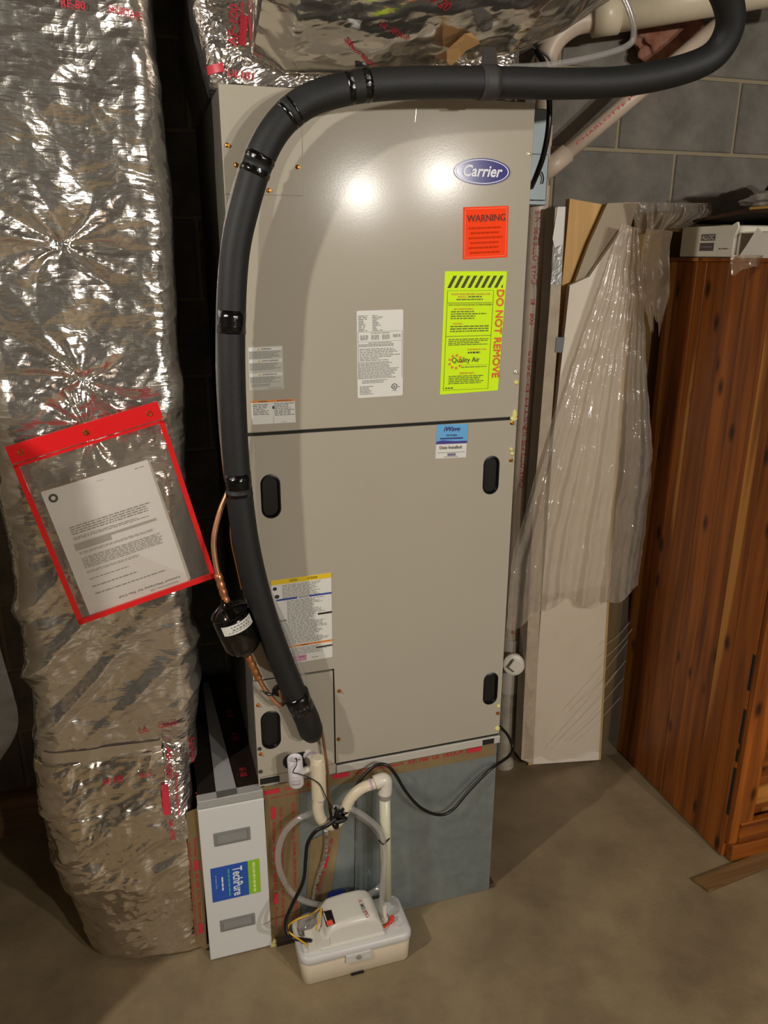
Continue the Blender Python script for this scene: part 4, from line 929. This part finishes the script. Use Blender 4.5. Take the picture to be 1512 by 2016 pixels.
M_tank = mat('tank_cream', '#cfc0a8', .4, var=.03); M_lid = mat('lid_white', '#c9c7c2', .4); M_hood = mat('hood_white', '#d2cfc2', .36)
smooth_sharp(obj('tank', rbox(px0+.003, px1-.003, py0+.003, py1-.003, 0, .068, .022, .003), M_tank, pu), 50)
smooth_sharp(obj('lid', rbox(px0, px1, py0, py1, .066, .090, .024, 0, .006), M_lid, pu), 50)
obj('lid_clip', B((.168, py0-.003, .048), (.232, py0+.004, .072), .002, 2), M_lid, pu)
obj('clip_button', lathe((.200, py0-.003, .062), (0, -1, 0), [(0, .006), (.003, .006), (.004, .003)], 14), mat('clip_grey', '#8a8780', .4), pu)
obj('foot_notch', B((.182, py0+.0018, 0), (.214, py0+.0040, .007)), M_dark, pu)
# motor hood: side profile extruded in depth with rounded top
prof = [(.112, .0), (.118, .022), (.129, .046), (.146, .061), (.19, .066), (.228, .066), (.248, .060), (.262, .045), (.269, .022), (.270, 0)]
def hood(prof, y0, y1, zb, r=.016, n=6):
    bm = bmesh.new(); rings = []; zmax = max(p[1] for p in prof); cxm = sum(p[0] for p in prof)/len(prof)
    ys = [(y0, 1)]+[(y0+r-r*math.cos(math.pi/2*k/n), 0) for k in range(1, n+1)]
    secs = []
    for k in range(n+1): a_ = math.pi/2*k/n; secs.append((y0+r*(1-math.cos(a_)) if k else y0, 1-(r*(1-math.sin(a_)))/max(zmax, .001)))
    secs += [(y1-(s[0]-y0), s[1]) for s in secs[::-1]]
    for yv, sc in secs:
        rings.append([bm.verts.new((cxm+(x-cxm)*(0.9+.1*sc) if z > 0 else x, yv, zb+z*sc)) for x, z in prof])
    m_ = len(prof)
    for i in range(len(rings)-1):
        for k in range(m_-1): bm.faces.new((rings[i][k], rings[i][k+1], rings[i+1][k+1], rings[i+1][k]))
        bm.faces.new((rings[i][m_-1], rings[i][0], rings[i+1][0], rings[i+1][m_-1]))
    bm.faces.new(rings[0]); bm.faces.new(rings[-1][::-1]); return bm
hd = obj('motor_hood', hood(prof, -.140, -.040, .089), M_hood, pu); smooth_sharp(hd, 35)
obj('hood_skirt', B((.108, -.145, .088), (.274, -.036, .098), .004, 2), M_hood, pu)
obj('junction_cover', prism([Vector((.080, -.142, .089)), Vector((.132, -.142, .089)), Vector((.132, -.142, .122)), Vector((.114, -.142, .120)), Vector((.098, -.142, .108)), Vector((.080, -.142, .108))], (0, .052, 0)), M_hood, pu)
obj('terminal_block', B((.068, -.140, .089), (.118, -.098, .101), .002, 2), M_lid, pu)
obj('float_dome', lathe((.098, -.060, .089), (0, 0, 1), [(0, .030), (.012, .029), (.020, .022), (.023, .010)], 24), clear_mat('dome_clear', '#b9b7b0', .5, .1), pu, smooth=True)
# sight window on the hood's sloped left shoulder
wA, wB, wC = Vector((.1565, -.128, .158)), Vector((.1565, -.096, .158)), Vector((.137, -.128, .122))
def hz(px, py): return pt(px, py, y=-.125)
bpy.context.view_layer.update(); tree_h = bvh_of(hd)
def on_hood(px, py, off):
    d = (pt(px, py, y=0)-CAM).normalized(); h = tree_h.ray_cast(CAM, d); return (h[0]-d*off) if h[0] is not None else pt(px, py, y=-.12)
def hood_quad(name, quad, material, off, n=6):
    G = np.zeros((n+1, n+1, 3)); q = [Vector(p) for p in [(*a_, 0) for a_ in quad]]
    for j in range(n+1):
        for i in range(n+1):
            s_, t_ = i/n, j/n; p = (q[0]*(1-s_)+q[1]*s_)*(1-t_)+(q[3]*(1-s_)+q[2]*s_)*t_; G[j, i] = on_hood(p.x, p.y, off)
    return grid_obj(name, G, material, pu)
hood_quad('sight_window', [(634, 1795), (652, 1791), (660, 1818), (643, 1825)], mat('window_black', '#101114', .2), .003)
hood_quad('lamp_mark', [(642, 1814), (653, 1810), (657, 1819), (645, 1824)], mat('indicator_orange', '#ff5a3a', .4), .0042)
hood_quad('window_glint', [(636, 1797), (638, 1796), (644, 1813), (642, 1814)], M_white, .0042)
pl = hood_quad('brand_plate', [(706, 1770), (728, 1766), (742, 1803), (720, 1808)], mat('plate_white', '#dcd8cc', .4), .002)
def hood_text(s, p0, p1, h, material, flip=1):
    v, f_ = text_mesh(s, bold=.015); a_ = Vector((*p0, 0)); d = Vector((*p1, 0))-a_; u = d.normalized(); up = Vector((-u.y, u.x, 0))*-flip
    me = bpy.data.meshes.new('lettering'); me.from_pydata([on_hood(*(a_+d*x+up*(h*y))[:2], .0045) for x, y in v], [], f_); me.update(); return obj('lettering', me, material, pl)
hood_text('PRO', (716, 1778), (720, 1789), 7, M_ink, -1); hood_text('SELECT', (720, 1790), (729, 1804), 7, mat('logo_red', '#b0413f', .5), -1)
hood_text('O', (711, 1770), (714, 1774), 6, M_red, -1)
# outlet elbow and red cap
oe = Vector((dn1.x-.004, -.098, .090)); oe = pt(757, 1822, y=-.105)
obj('outlet_barb', lathe(Vector((oe.x, -.105, .089)), (0, 0, 1), [(0, .009), (.014, .009), (.016, .006), (.05, .0055)], 14), M_pvcw, pu)
obj('red_tether', T(spline([Vector((oe.x+.016, -.112, .103)), Vector((oe.x+.012, -.116, .096)), Vector((oe.x+.0, -.120, .094)), Vector((oe.x-.012, -.124, .092))], 5), .0032, 7), mat('red_cap', '#e0301e', .4), pu)
obj('red_cap', lathe(Vector((oe.x+.018, -.112, .096)), (0, 0, 1), [(0, .0055), (.012, .0055), (.014, .004)], 12), mat('red_cap', '#e0301e', .4), pu)
obj('lid_ring', lathe((.315, -.118, .089), (0, 0, 1), [(0, .016), (.003, .016), (.0035, .013), (.002, .0125)], 24), M_lid, pu)
# yellow wire
tag(obj('yellow_wire', T(spline([Vector((.105, -.118, .13)), pt(632, 1790, y=-.07), pt(612, 1800, y=-.06), pt(590, 1808, y=-.055), pt(572, 1818, y=-.07), pt(566, 1830, y=-.1), pt(575, 1840, y=-.13), Vector((.083, -.135, .105))], 8), .0022, 7), mat('yellow_wire', '#d6a52c', .45)), 'thin yellow wire looping behind the pump cover', 'wire')

# ------------------------------------------------------------------ coiled clear tube, cords
vc = empty('vinyl_tube_coil', pt(655, 1780, y=-.03), 'coil of clear vinyl tubing hanging behind the condensate pump', 'tube')
ring1 = [(700, 1602), (735, 1628), (757, 1668), (764, 1712), (752, 1742), (720, 1764), (680, 1778), (640, 1782), (600, 1774), (572, 1754), (552, 1716), (548, 1678), (560, 1640), (588, 1612), (622, 1598)]
obj('loop', T(spline([pt(*q, y=-.020-.022*(i/14)) for i, q in enumerate(ring1)], 8), .0075, 12), V_cl, vc, smooth=True)
ring2 = [(655, 1590), (690, 1592), (725, 1612), (750, 1640), (758, 1680), (754, 1730), (752, 1790), (755, 1812)]
obj('drop', T(spline([pt(*q, y=-.062-.045*(i/7)) for i, q in enumerate(ring2)], 8), .0072, 12), V_cl, vc, smooth=True)
obj('zip_tie', T(spline([pt(746, 1654, y=-.075), pt(755, 1662, y=-.09), pt(767, 1650, y=-.075)], 6), .0020, 6), M_black, vc)
tag(obj('power_cord', T(spline([Vector((.090, -.125, .110)), pt(580, 1848, y=-.13), pt(566, 1838, y=-.12), pt(563, 1812, y=-.105), pt(576, 1780, y=-.095), pt(597, 1735, y=-.088), pt(602, 1690, y=-.086), pt(606, 1660, y=-.085), pt(622, 1636, y=-.086), pt(645, 1625, y=-.088), pt(662, 1612, y=-.088)], 8), .0048, 10), M_black, smooth=True), 'black power cord rising from the pump to the drain trap', 'cord')
tag(obj('power_cord', T(spline([pt(668, 1604, y=-.085), pt(690, 1570, y=-.045), pt(712, 1532, y=-.032), pt(738, 1508, y=-.03), pt(760, 1506, y=-.035), pt(778, 1524, y=-.04), pt(800, 1560, y=-.04), pt(828, 1590, y=-.036), pt(862, 1604, y=-.03), (pt(890, 1595, y=-.025)), pt(925, 1555, y=-.018), pt(965, 1515, y=-.012), pt(1000, 1490, y=.02), pt(1009, 1472, y=.05), pt(1000, 1448, y=.06), pt(984, 1430, y=.06)], 8), .0040, 10), M_black, smooth=True), 'black cord drooping across galvanized base to its right edge', 'cord')
tag(obj('cable', T(spline([pt(1056, 100, y=.15), pt(1072, 130, y=.12), pt(1081, 190, y=.10), pt(1080, 250, y=.10), pt(1070, 305, y=.12), pt(1056, 345, y=.15), pt(1046, 368, y=.19)], 8), .0062, 10), M_black, smooth=True), 'black cable hanging at upper right edge of air handler', 'cable')
tag(obj('thin_cable', T(spline([pt(1040, 90, y=.2), pt(1062, 100, y=.2), pt(1078, 112, y=.2), pt(1086, 126, y=.2)], 6), .0025, 8), M_black, smooth=True), 'thin black wire under the supply duct near pipe elbow', 'wire')

# ------------------------------------------------------------------ drain stack
dsx, dsy = .905, .50
ds = empty('drain_stack', (dsx, dsy, 0), 'beige vertical plastic drain stack pipe right of the air handler', 'pipe')
def vp(name, z0, z1, r, mt=M_drain): return smooth_sharp(obj(name, lathe((dsx, dsy, z0), (0, 0, 1), [(0, r), (z1-z0, r)], 32), mt, ds))
zc = pt(1070, 405, y=dsy-.03).z
vp('lower_pipe', 0.0, .37, .0325, mat('pvc_dirty', '#a39a8a', .5, var=.25, vscale=22)); vp('wye_body', .30, .50, .0355, mat('pvc_grey', '#b9b1a3', .45, var=.1))
vp('main_pipe', .49, zc, .0300); vp('coupling', zc-.002, zc+.052, .0272+.004, M_drain); vp('wye_fitting', zc+.05, zc+.15, .0265); vp('coupling', zc+.15, zc+.20, .0285); vp('upper_pipe', zc+.19, 2.20, .0215)
q = pt(1012, 1309, y=dsy-.075); ax = Vector((.06, -1, .05)).normalized(); ax = Vector((-.28, -1, .30)).normalized(); q = pt(1012, 1309, y=.415)-ax*.052; 
cap = smooth_sharp(obj('cleanout_cap', lathe(q, ax, [(0, .028), (.035, .028), (.036, .035), (.050, .035), (.053, .032), (.054, .024)], 32), M_pvcw, ds))
u1 = ax.cross(Vector((0, 0, 1))).normalized(); v1 = u1.cross(ax); c = q+ax*.053
d1_, d2_ = (u1*.8+v1*.6)*.0145, (v1*.8-u1*.6)*.0145
obj('cap_nut', prism([c+d1_+d2_, c-d1_+d2_, c-d1_-d2_, c+d1_-d2_], ax*.020), M_pvcw, cap)
obj('rust_ring', lathe(q+ax*.0345, ax, [(0, .0365), (.003, .0365)], 32), mat('rust', '#7a5a34', .7), cap)
pA = Vector((dsx, dsy-0.0, 0))
for s, z0, z1, h in (('CHARLOTTE PIPE  N/E', pt(1058, 560, y=.47).z, pt(1066, 415, y=.47).z, .016), ('E', pt(1046, 600, y=.47).z, pt(1047, 588, y=.47).z, .011), ('008', pt(1048, 640, y=.47).z, pt(1050, 617, y=.47).z, .011), ('ASTM D-2665', pt(1028, 850, y=.47).z, pt(1050, 690, y=.47).z, .009), ('CHARLOTTE PIPE  N/E', pt(1028, 960, y=.47).z, pt(1042, 840, y=.47).z, .015), ('PIPE', pt(1013, 1248, y=.47).z, pt(1015, 1225, y=.47).z, .012)):
    bent_text(s, pA, Vector((0, 0, 1)), .0304, 0, h, z0, z1, M_red, ds, along=True, a_mid=.12)
elb = spline([Vector((dsx, dsy, 2.13)), Vector((dsx, dsy, 2.18)), Vector((dsx+.02, dsy-.01, 2.225)), Vector((dsx+.07, dsy-.02, 2.26)), Vector((dsx+.14, dsy-.03, 2.272))], 6)
obj('elbow', T(elb, .030, 24), M_drain, ds, smooth=True)
mp_ = empty('main_drain_pipe', (1.3, .43, 2.2), 'thick cream horizontal drain pipe at the top right corner', 'pipe')
g0, g1 = Vector((dsx+.12, dsy-.03, 2.275)), pt(1530, -28, y=.30)
obj('pipe', T([g0, g0.lerp(g1, .5), g1, g1+(g1-g0)*.5], .045, 28), M_pvc, mp_, smooth=True)
obj('hub', T([g0-Vector((.01, 0, .0)), g0+(g1-g0).normalized()*.055], .049, 28), M_pvc, mp_, smooth=True)
br = empty('branch_pipe', (dsx, dsy, zc+.1), 'beige diagonal branch pipe rising right from the drain stack', 'pipe')
b0 = Vector((dsx, dsy, zc+.075)); b1 = pt(1262, 178, y=.44); bd_ = (b1-b0).normalized()
obj('pipe', T([b0+bd_*.05, b1, b1+bd_*.30], .0205, 20), M_drain, br, smooth=True)
obj('hub', T([b0+bd_*.01, b0+bd_*.095], .0255, 20), M_drain, br, smooth=True)
fr = Frame(Vector((0, 0, 0)), Vector((1, 0, 0)), Vector((0, 0, -1)))
bent_text('CHARLOTTE PIPE', b0, bd_, .0208, 0, .008, .12, .34, M_red, br, along=True, a_mid=-.1)
# pink insulation scrap
bm = bmesh.new(); bmesh.ops.create_icosphere(bm, subdivisions=4, radius=1); c = pt(1330, 85, y=.56)
for v in bm.verts:
    k = 1+.35*float(fbm(np.array(v.co[:]), 2.2, 3, 3)); v.co = Vector((c.x+v.co.x*.14*k, min(c.y+v.co.y*.04*k, .605), c.z+v.co.z*.07*k))
tag(obj('insulation_batt', bm, mat('pink_fiberglass', '#8a5340', .95, color2='#b08470', vscale=20, bump=.6, bscale=40), smooth=True), 'reddish fiberglass insulation tuffed against wall under the main pipe', 'insulation')

# ------------------------------------------------------------------ cedar wardrobe
cw_ = empty('cedar_wardrobe', (1.7, .18, 0), 'red cedar plank wardrobe standing at right', 'wardrobe')
M_cedar = wood_mat('cedar', '#9e571a', '#5a2a0b', '#c98c40', knots=True, grain='z', rough=.38, sap=.63)
M_cedarx = wood_mat('cedar_x', '#9e571a', '#5a2a0b', '#c98c40', knots=True, grain='x', rough=.38, sap=.6)
XW, YWf, YWb, ZW = 1.33, -.10, .475, 1.674
ys = [YWf+.012, -.005, .055, .145, .215, .305, .345, .425, YWb]
for i in range(len(ys)-1):
    obj('plank', B((XW, ys[i]+.0004, .004), (XW+.016, ys[i+1]-.0004, ZW), .0014, 1), M_cedar, cw_)
obj('carcass', B((XW+.016, YWf+.03, .004), (2.45, YWb, ZW-.003)), M_cedar, cw_)
obj('top_board', B((XW-.004, YWf, ZW), (2.46, YWb+.005, ZW+.010), .001, 1), M_cedarx, cw_)
obj('corner_stile', B((XW+.002, YWf-.006, .06), (XW+.075, YWf+.0115, ZW-.01), .0012, 1), M_cedar, cw_)
for z0, z1 in ((.15, .31), (.33, .37), (.39, .50), (.56, .67)):
    obj('hinge_slot', B((XW-.0006, YWf+.0125, z0), (XW+.002, YWf+.0215, z1)), M_dark, cw_)
for i in range(13):
    z0 = .15+i*.115; obj('front_slat', B((XW+.078, YWf+.008, z0), (2.44, YWf+.028, z0+.1135), .003, 1), M_cedarx, cw_)
obj('base_board', B((XW+.01, YWf-.016, .004), (2.45, YWf+.03, .058), .002, 1), M_cedarx, cw_)
obj('base_rail', B((XW+.03, YWf-.012, .06), (2.45, YWf+.01, .13), .002, 1), M_cedarx, cw_)
# plank on the floor
q = [pt(1364, 1731, z=.009), pt(1395, 1753, z=.009), pt(1530, 1698, z=.009), pt(1530, 1665, z=.009)]
tag(obj('floor_plank', prism([Vector((v.x, v.y, .010)) for v in q], (0, 0, -.0095)), wood_mat('plank_brown', '#8a6a42', '#5c4226', '#a98a5c', knots=False, grain='x', sap=.8)), 'thin laminate plank lying on floor in front of the wardrobe', 'plank')

# ------------------------------------------------------------------ stored boards between stack and wardrobe
def slab(name, pxs, y, th, mt, label, cat, extra=None):
    loop = [pt(*q, y=y) for q in pxs]
    for v in loop:
        if v.z < .03: v.z = .002
    return tag(obj(name, prism(loop, (0, th, 0)), mt), label, cat)
M_pine = wood_mat('pine', '#d3a866', '#b58a4c', '#dcb87c', knots=True, grain='z', rough=.5, scale=.6, sap=.8)
slab('pine_board', [(1122, 391), (1196, 404), (1155, 620), (1100, 1000), (1062, 1505), (1040, 1505), (1075, 1000), (1103, 600)], .470, .022, M_pine, 'knotty pine board leaning behind the white panel', 'board')
M_wb = mat('melamine', '#e4d8c4', .4, color2='#ebe2d4', vscale=3)
wp = empty('white_panel', (1.1, .43, 0), 'white shelf panel standing upright inside plastic wrap', 'panel')
wl = [(1122, 562), (1160, 545), (1225, 452), (1240, 450), (1228, 700), (1205, 1000), (1180, 1485), (1047, 1505), (1062, 1250), (1090, 850)]
lp_ = [pt(*q, y=.425) for q in wl]
for v in lp_:
    if v.z < .04: v.z = .003
obj('face_board', prism(lp_, (0, .016, 0)), M_wb, wp)
er = [pt(1240, 450, y=.4245), pt(1228, 700, y=.4245), pt(1205, 1000, y=.4245), pt(1180, 1485, y=.4245)]
er[-1].z = .003
obj('edge_strip', prism(er+[v+Vector((.008, 0, 0)) for v in er[::-1]], (0, .017, 0)), mat('edge_tan', '#c3a16a', .5), wp)
slab('beige_panel', [(1196, 400), (1256, 398), (1235, 470), (1150, 548), (1130, 560), (1160, 480)], .445, .012, mat('beige_board', '#a8987f', .5, var=.05), 'greyish beige panel corner leaning over the pine board', 'panel')
wpb = empty('wrapped_panel', (.95, .45, 0), 'narrow plastic wrapped panel edge beside the drain stack', 'panel')
lw = [pt(*q, y=.40) for q in [(1093, 408), (1114, 407), (1100, 640), (1072, 1000), (1050, 1505), (1026, 1495), (1050, 1000), (1082, 600)]]
for v in lw:
    if v.z < .05: v.z = .003
obj('edge_board', prism(lw, (0, .05, 0)), mat('wrapped_edge', '#b7a892', .35, var=.12, vscale=20), wpb)
tq = [pt(*q, y=.3975) for q in [(1098, 407), (1113, 407), (1108, 480), (1092, 488), (1088, 470)]]
obj('white_sleeve', prism(tq, (0, .002, 0)), mat('sleeve_white', '#e6e4de', .4), wpb)
tq = [pt(*q, y=.3975) for q in [(1092, 488), (1108, 480), (1106, 560), (1084, 560)]]
obj('silver_sleeve', prism(tq, (0, .002, 0)), mat('sleeve_silver', '#a5a3a0', .3, .4, bump=.3, bscale=60), wpb)
tq = [pt(*q, y=.397) for q in [(1096, 664), (1112, 664), (1108, 694), (1093, 694)]]
obj('duct_tape_patch', prism(tq, (0, .002, 0)), mat('duct_tape', '#7f8284', .35, .3), wpb)
slab('plywood_sheet', [(1250, 420), (1345, 420), (1345, 800), (1310, 1452), (1180, 1480), (1215, 900)], .52, .014, wood_mat('olive_plywood', '#7a5c22', '#5a4216', '#8a6a2c', knots=False, grain='z', rough=.6, sap=.9), 'olive brown plywood sheet standing behind white panel against wall', 'plywood')
# draped plastic sheet
M_film = clear_mat('draped_film', '#eadfce', .40, .16, bump=.55, bscale=13, stretch=(1.5, 1.5, .7), gloss=.45)
def lerp_list(l, t):
    k = t*(len(l)-1); i = min(int(k), len(l)-2); return l[i].lerp(l[i+1], k-i)
def sheet(name, left, right, y0, amp, folds, material, label, rows=110, cols=120, seed=0, hem=.0, fan=1.0, ytop=None, parent=None, rough=1.0):
    lp_ = spline([Vector((*q, 0)) for q in left], 10); rp_ = spline([Vector((*q, 0)) for q in right], 10); G = np.zeros((rows, cols, 3))
    for j in range(rows):
        t = j/(rows-1); a_ = lerp_list(lp_, t); b_ = lerp_list(rp_, t)
        for i in range(cols):
            s = i/(cols-1); q = a_.lerp(b_, s)
            hv = hem*t**6*(math.sin(s*9+seed)+.5*math.sin(s*23))
            yy = y0+(0 if ytop is None else (ytop-y0)*(1-t))+amp*(.25+.75*t**fan)*(math.sin(s*folds*6.28+1.2*math.sin(s*7+seed)+.8*math.sin(t*4+s*3))+.5*math.sin(s*folds*13.7+2*t+seed))
            p = pt(q.x, q.y+hv, y=yy); G[j, i] = p
    G[..., 1] += rough*(.012*fbm(G, 9, 3, seed+70)+.006*ridge(G, 22, 2, seed+80))
    o = grid_obj(name, G, material, parent)
    return tag(o, label, 'plastic sheet') if parent is None else o
sheet('plastic_sheet', [(1222, 440), (1180, 560), (1110, 760), (1050, 950), (1010, 1100), (998, 1225)], [(1258, 450), (1268, 600), (1276, 760), (1284, 900), (1272, 1040), (1256, 1165)], .385, .011, 5, M_film, 'clear plastic sheet fanning down over the white panel', seed=1, hem=14, fan=.8)
pw = sheet('plastic_wrap', [(1010, 1180), (1030, 1280), (1034, 1400), (1032, 1498)], [(1238, 1150), (1236, 1260), (1226, 1380), (1214, 1485)], .400, .002, 2, clear_mat('stretch_film', '#d8ccb8', .10, .16, bump=.15, bscale=7, stretch=(2, 2, .6), gloss=.1), 'stretched clear film around bottom of the white panel', rows=70, cols=80, seed=4, hem=6, rough=.35)
for a_, b_ in (((1245, 1238), (1185, 1300)), ((1236, 1262), (1120, 1400)), ((1240, 1225), (1190, 1272)), ((1232, 1300), (1085, 1475)), ((1228, 1335), (1110, 1460)), ((1215, 1320), (1150, 1385)), ((1222, 1372), (1130, 1462))):
    obj('stretch_fold', T(spline([pt(*a_, y=.388), pt((a_[0]+b_[0])/2+3, (a_[1]+b_[1])/2+2, y=.386), pt(*b_, y=.390)], 5), .0007, 5), clear_mat('fold_film', '#e6dccb', .55, .12, gloss=.6), pw)
sheet('plastic_flap', [(1272, 450), (1262, 490), (1262, 560), (1278, 640)], [(1326, 455), (1320, 500), (1318, 580), (1300, 640)], .34, .003, 1.5, clear_mat('flap_film', '#a8937c', .5, .3, bump=.15, bscale=14, gloss=.05), 'torn clear plastic flap hanging off wardrobe top corner', rows=50, cols=50, seed=6, hem=16)
sheet('plastic_flap', [(1438, 502), (1438, 520), (1440, 540)], [(1530, 502), (1530, 510), (1530, 512)], .10, .004, 2, clear_mat('dusty_film', '#9c7f66', .55, .25, bump=.4, bscale=14), 'dusty plastic flap hanging under torn white carton', rows=30, cols=50, seed=8, hem=3)
sheet('plastic_film', [(1240, 398), (1245, 420), (1255, 460)], [(1400, 400), (1395, 425), (1350, 448)], .42, .012, 4, clear_mat('crumpled_film', '#a89a88', .5, .25, bump=.4, bscale=14, gloss=.15), 'crumpled clear film lying on the wardrobe behind cartons', rows=50, cols=70, seed=11, hem=2)

# ------------------------------------------------------------------ things on the wardrobe
ZWt = ZW+.0103
def carton(name, y0, y1, z0, z1, label, print_=None, torn=False):
    e = empty(name, (1.75, (y0+y1)/2, z0), label, 'carton'); M_c = mat('carton_white', '#d6cdba', .55, var=.04, vscale=10)
    obj('body', B((1.34, y0, z0), (2.3, y1, z1), .003, 1), M_c, e)
    if torn:
        obj('torn_end', prism([Vector((1.331, y1-.005, z0)), Vector((1.331, y1-.03, z0+.03)), Vector((1.331, y1-.06, z1+.008)), Vector((1.331, y1-.08, z1-.004)), Vector((1.331, y0, z1-.008)), Vector((1.331, y0, z0))], (.004, 0, 0)), mat('carton_bright', '#e4ded2', .5), e)
        obj('dark_mouth', B((1.3355, y1-.07, z0+.003), (1.3395, y1-.002, z1-.004)), mat('carton_inside', '#5b4b3a', .7), e)
    else:
        obj('end_flap', B((1.326, y0+.002, z0+.002), (1.339, y1-.002, z1+.001), .002, 1), M_c, e)
        obj('flap_lip', prism([Vector((1.322, y0+.0, z1-.03)), Vector((1.322, y0-.012, z1-.005)), Vector((1.322, y0-.006, z1+.008)), Vector((1.322, y0+.01, z1+.002))], (.006, 0, 0)), M_c, e)
    return e
c1 = carton('flooring_carton', .205, .425, ZWt, ZWt+.080, 'white flooring carton with dark printed logo on wardrobe')
fr = Frame(Vector((1.3258, .423, ZWt+.080)), Vector((1.3258, .207, ZWt+.080)), Vector((1.3258, .423, ZWt)), lift=.0005); fr.ob = c1
M_cl = mat('carton_ink', '#5a4d48', .6); M_cb = mat('carton_letter', '#d0c6b4', .6)
fr.quads('logo_block', [(.40, .24, .665, .45), (.39, .52, .655, .78)], M_cl, c1); fr.text('ALLOC', .42, .27, .65, .42, M_cb, c1, k=2, bold=.01); fr.greek(.42, .62, .63, .68, 1, mat('carton_faint', '#8b7d74', .6), .6, 0, c1, k=2); fr.greek(.75, .68, .92, .75, 1, M_cl, .5, 0, c1)
c2 = carton('flooring_carton', -.09, .195, ZWt, ZWt+.064, 'torn open white carton at the right edge of the photo', torn=True)
fr = Frame(Vector((1.3305, .06, ZWt+.05)), Vector((1.3305, -.09, ZWt+.05)), Vector((1.3305, .06, ZWt)), lift=.0005); fr.ob = c2; fr.text('S', .1, .3, .17, .52, M_cl, c2, shear=.3)
bb = empty('panel_stack', (1.8, .15, ZWt+.018+.08), 'dark brown panel with pale edge lying over the cartons', 'panel')
obj('panel', prism([Vector((1.36, .47, ZWt+.018+.079)), Vector((1.36, .2, ZWt+.018+.105)), Vector((1.36, -.09, ZWt+.018+.105)), Vector((1.36, -.09, ZWt+.018+.094)), Vector((1.36, .19, ZWt+.018+.094)), Vector((1.36, .47, ZWt+.018+.074))], (.9, 0, 0)), wood_mat('dark_panel', '#4a2d18', '#2e1a0d', '#5b3a20', knots=False, grain='x', sap=.9), bb)
obj('pale_edge', prism([Vector((1.355, .2, ZWt+.018+.106)), Vector((1.355, -.09, ZWt+.018+.106)), Vector((1.355, -.09, ZWt+.018+.100)), Vector((1.355, .2, ZWt+.018+.100))], (.006, 0, 0)), mat('edge_gold', '#b98d44', .5), bb)
def lump(name, c, r, mt, label, cat, seed, floor=None, k=.3):
    bm = bmesh.new(); bmesh.ops.create_icosphere(bm, subdivisions=4, radius=1)
    for v in bm.verts:
        s = 1+k*float(fbm(np.array(v.co[:]), 1.9, 3, seed)); v.co = Vector((c[0]+v.co.x*r[0]*s, c[1]+v.co.y*r[1]*s, c[2]+v.co.z*r[2]*s))
        if floor is not None: v.co.z = max(v.co.z, floor)
    return tag(obj(name, bm, mt, smooth=True), label, cat)
lump('folded_cloth', (1.50, .22, ZWt+.018+.125), (.12, .12, .026), mat('cloth_grey', '#8d8478', .9, var=.1, bump=.3), 'pale folded cloth with blue stripe on the dark panel', 'cloth', 3, ZWt+.018+.1065)
lump('folded_cloth', (1.56, .16, ZWt+.018+.170), (.13, .12, .020), mat('cloth_mauve', '#8c6a76', .9, color2='#3b3a70', vscale=8, bump=.3), 'mauve and blue folded cloth on top of the pile', 'cloth', 5, ZWt+.018+.153)
lump('dark_bag', (1.66, .40, ZWt+.018+.15), (.08, .06, .05), mat('bag_dark', '#3a3632', .8, bump=.4), 'dark rounded bag lying on wardrobe against block wall', 'bag', 6, ZWt+.018+.100)
lump('teal_cloth', (1.44, .445, ZWt+.05), (.07, .022, .022), mat('cloth_teal', '#1f4a46', .8, bump=.3), 'dark teal cloth strip beside the printed carton', 'cloth', 8, ZWt+.001)

# ------------------------------------------------------------------ left edge
cv = empty('shade_cabinet', (-1.0, -.15, 0), 'unseen cabinet added to shade the floor, under a clear plastic cover at left edge of photo', 'cabinet')
M_cab = mat('cabinet_beige', '#9a8d78', .6)
obj('body', B((-1.32, -.36, .0), (-.69, .15, 1.60), .004, 1), M_cab, cv)  # unseen body, added and sized to shade the lower left floor and duct
for k in (0, 1):
    dr = obj('door', B((-1.31+.31*k, -.376, .03), (-1.012+.31*k, -.362, 1.57), .003, 1), M_cab, cv); obj('handle', B((-1.03+.04*k, -.392, .78), (-1.022+.04*k, -.378, .90), .002, 1), M_steel, dr)
V_cov = clear_mat('cover_film', '#6f6a62', .5, .25, bump=.25, bscale=10, gloss=.15)
sheet('plastic_cover', [(-330, 1150), (-330, 1300), (-320, 1460), (-300, 1560)], [(-40, 1150), (0, 1285), (36, 1420), (-10, 1520)], -.2, .006, 3, V_cov, '', rows=60, cols=60, seed=13, hem=4, parent=cv)
tag(obj('lumber', prism([pt(-60, 1585, y=.42), pt(90, 1560, y=.42), pt(90, 1640, y=.42), pt(-60, 1655, y=.42)], (0, .04, 0)), wood_mat('lumber', '#6d4e2e', '#4a3018', '#82603a', knots=False, grain='x', sap=.85)), 'brown lumber offcut on floor behind the foil duct boot', 'lumber')
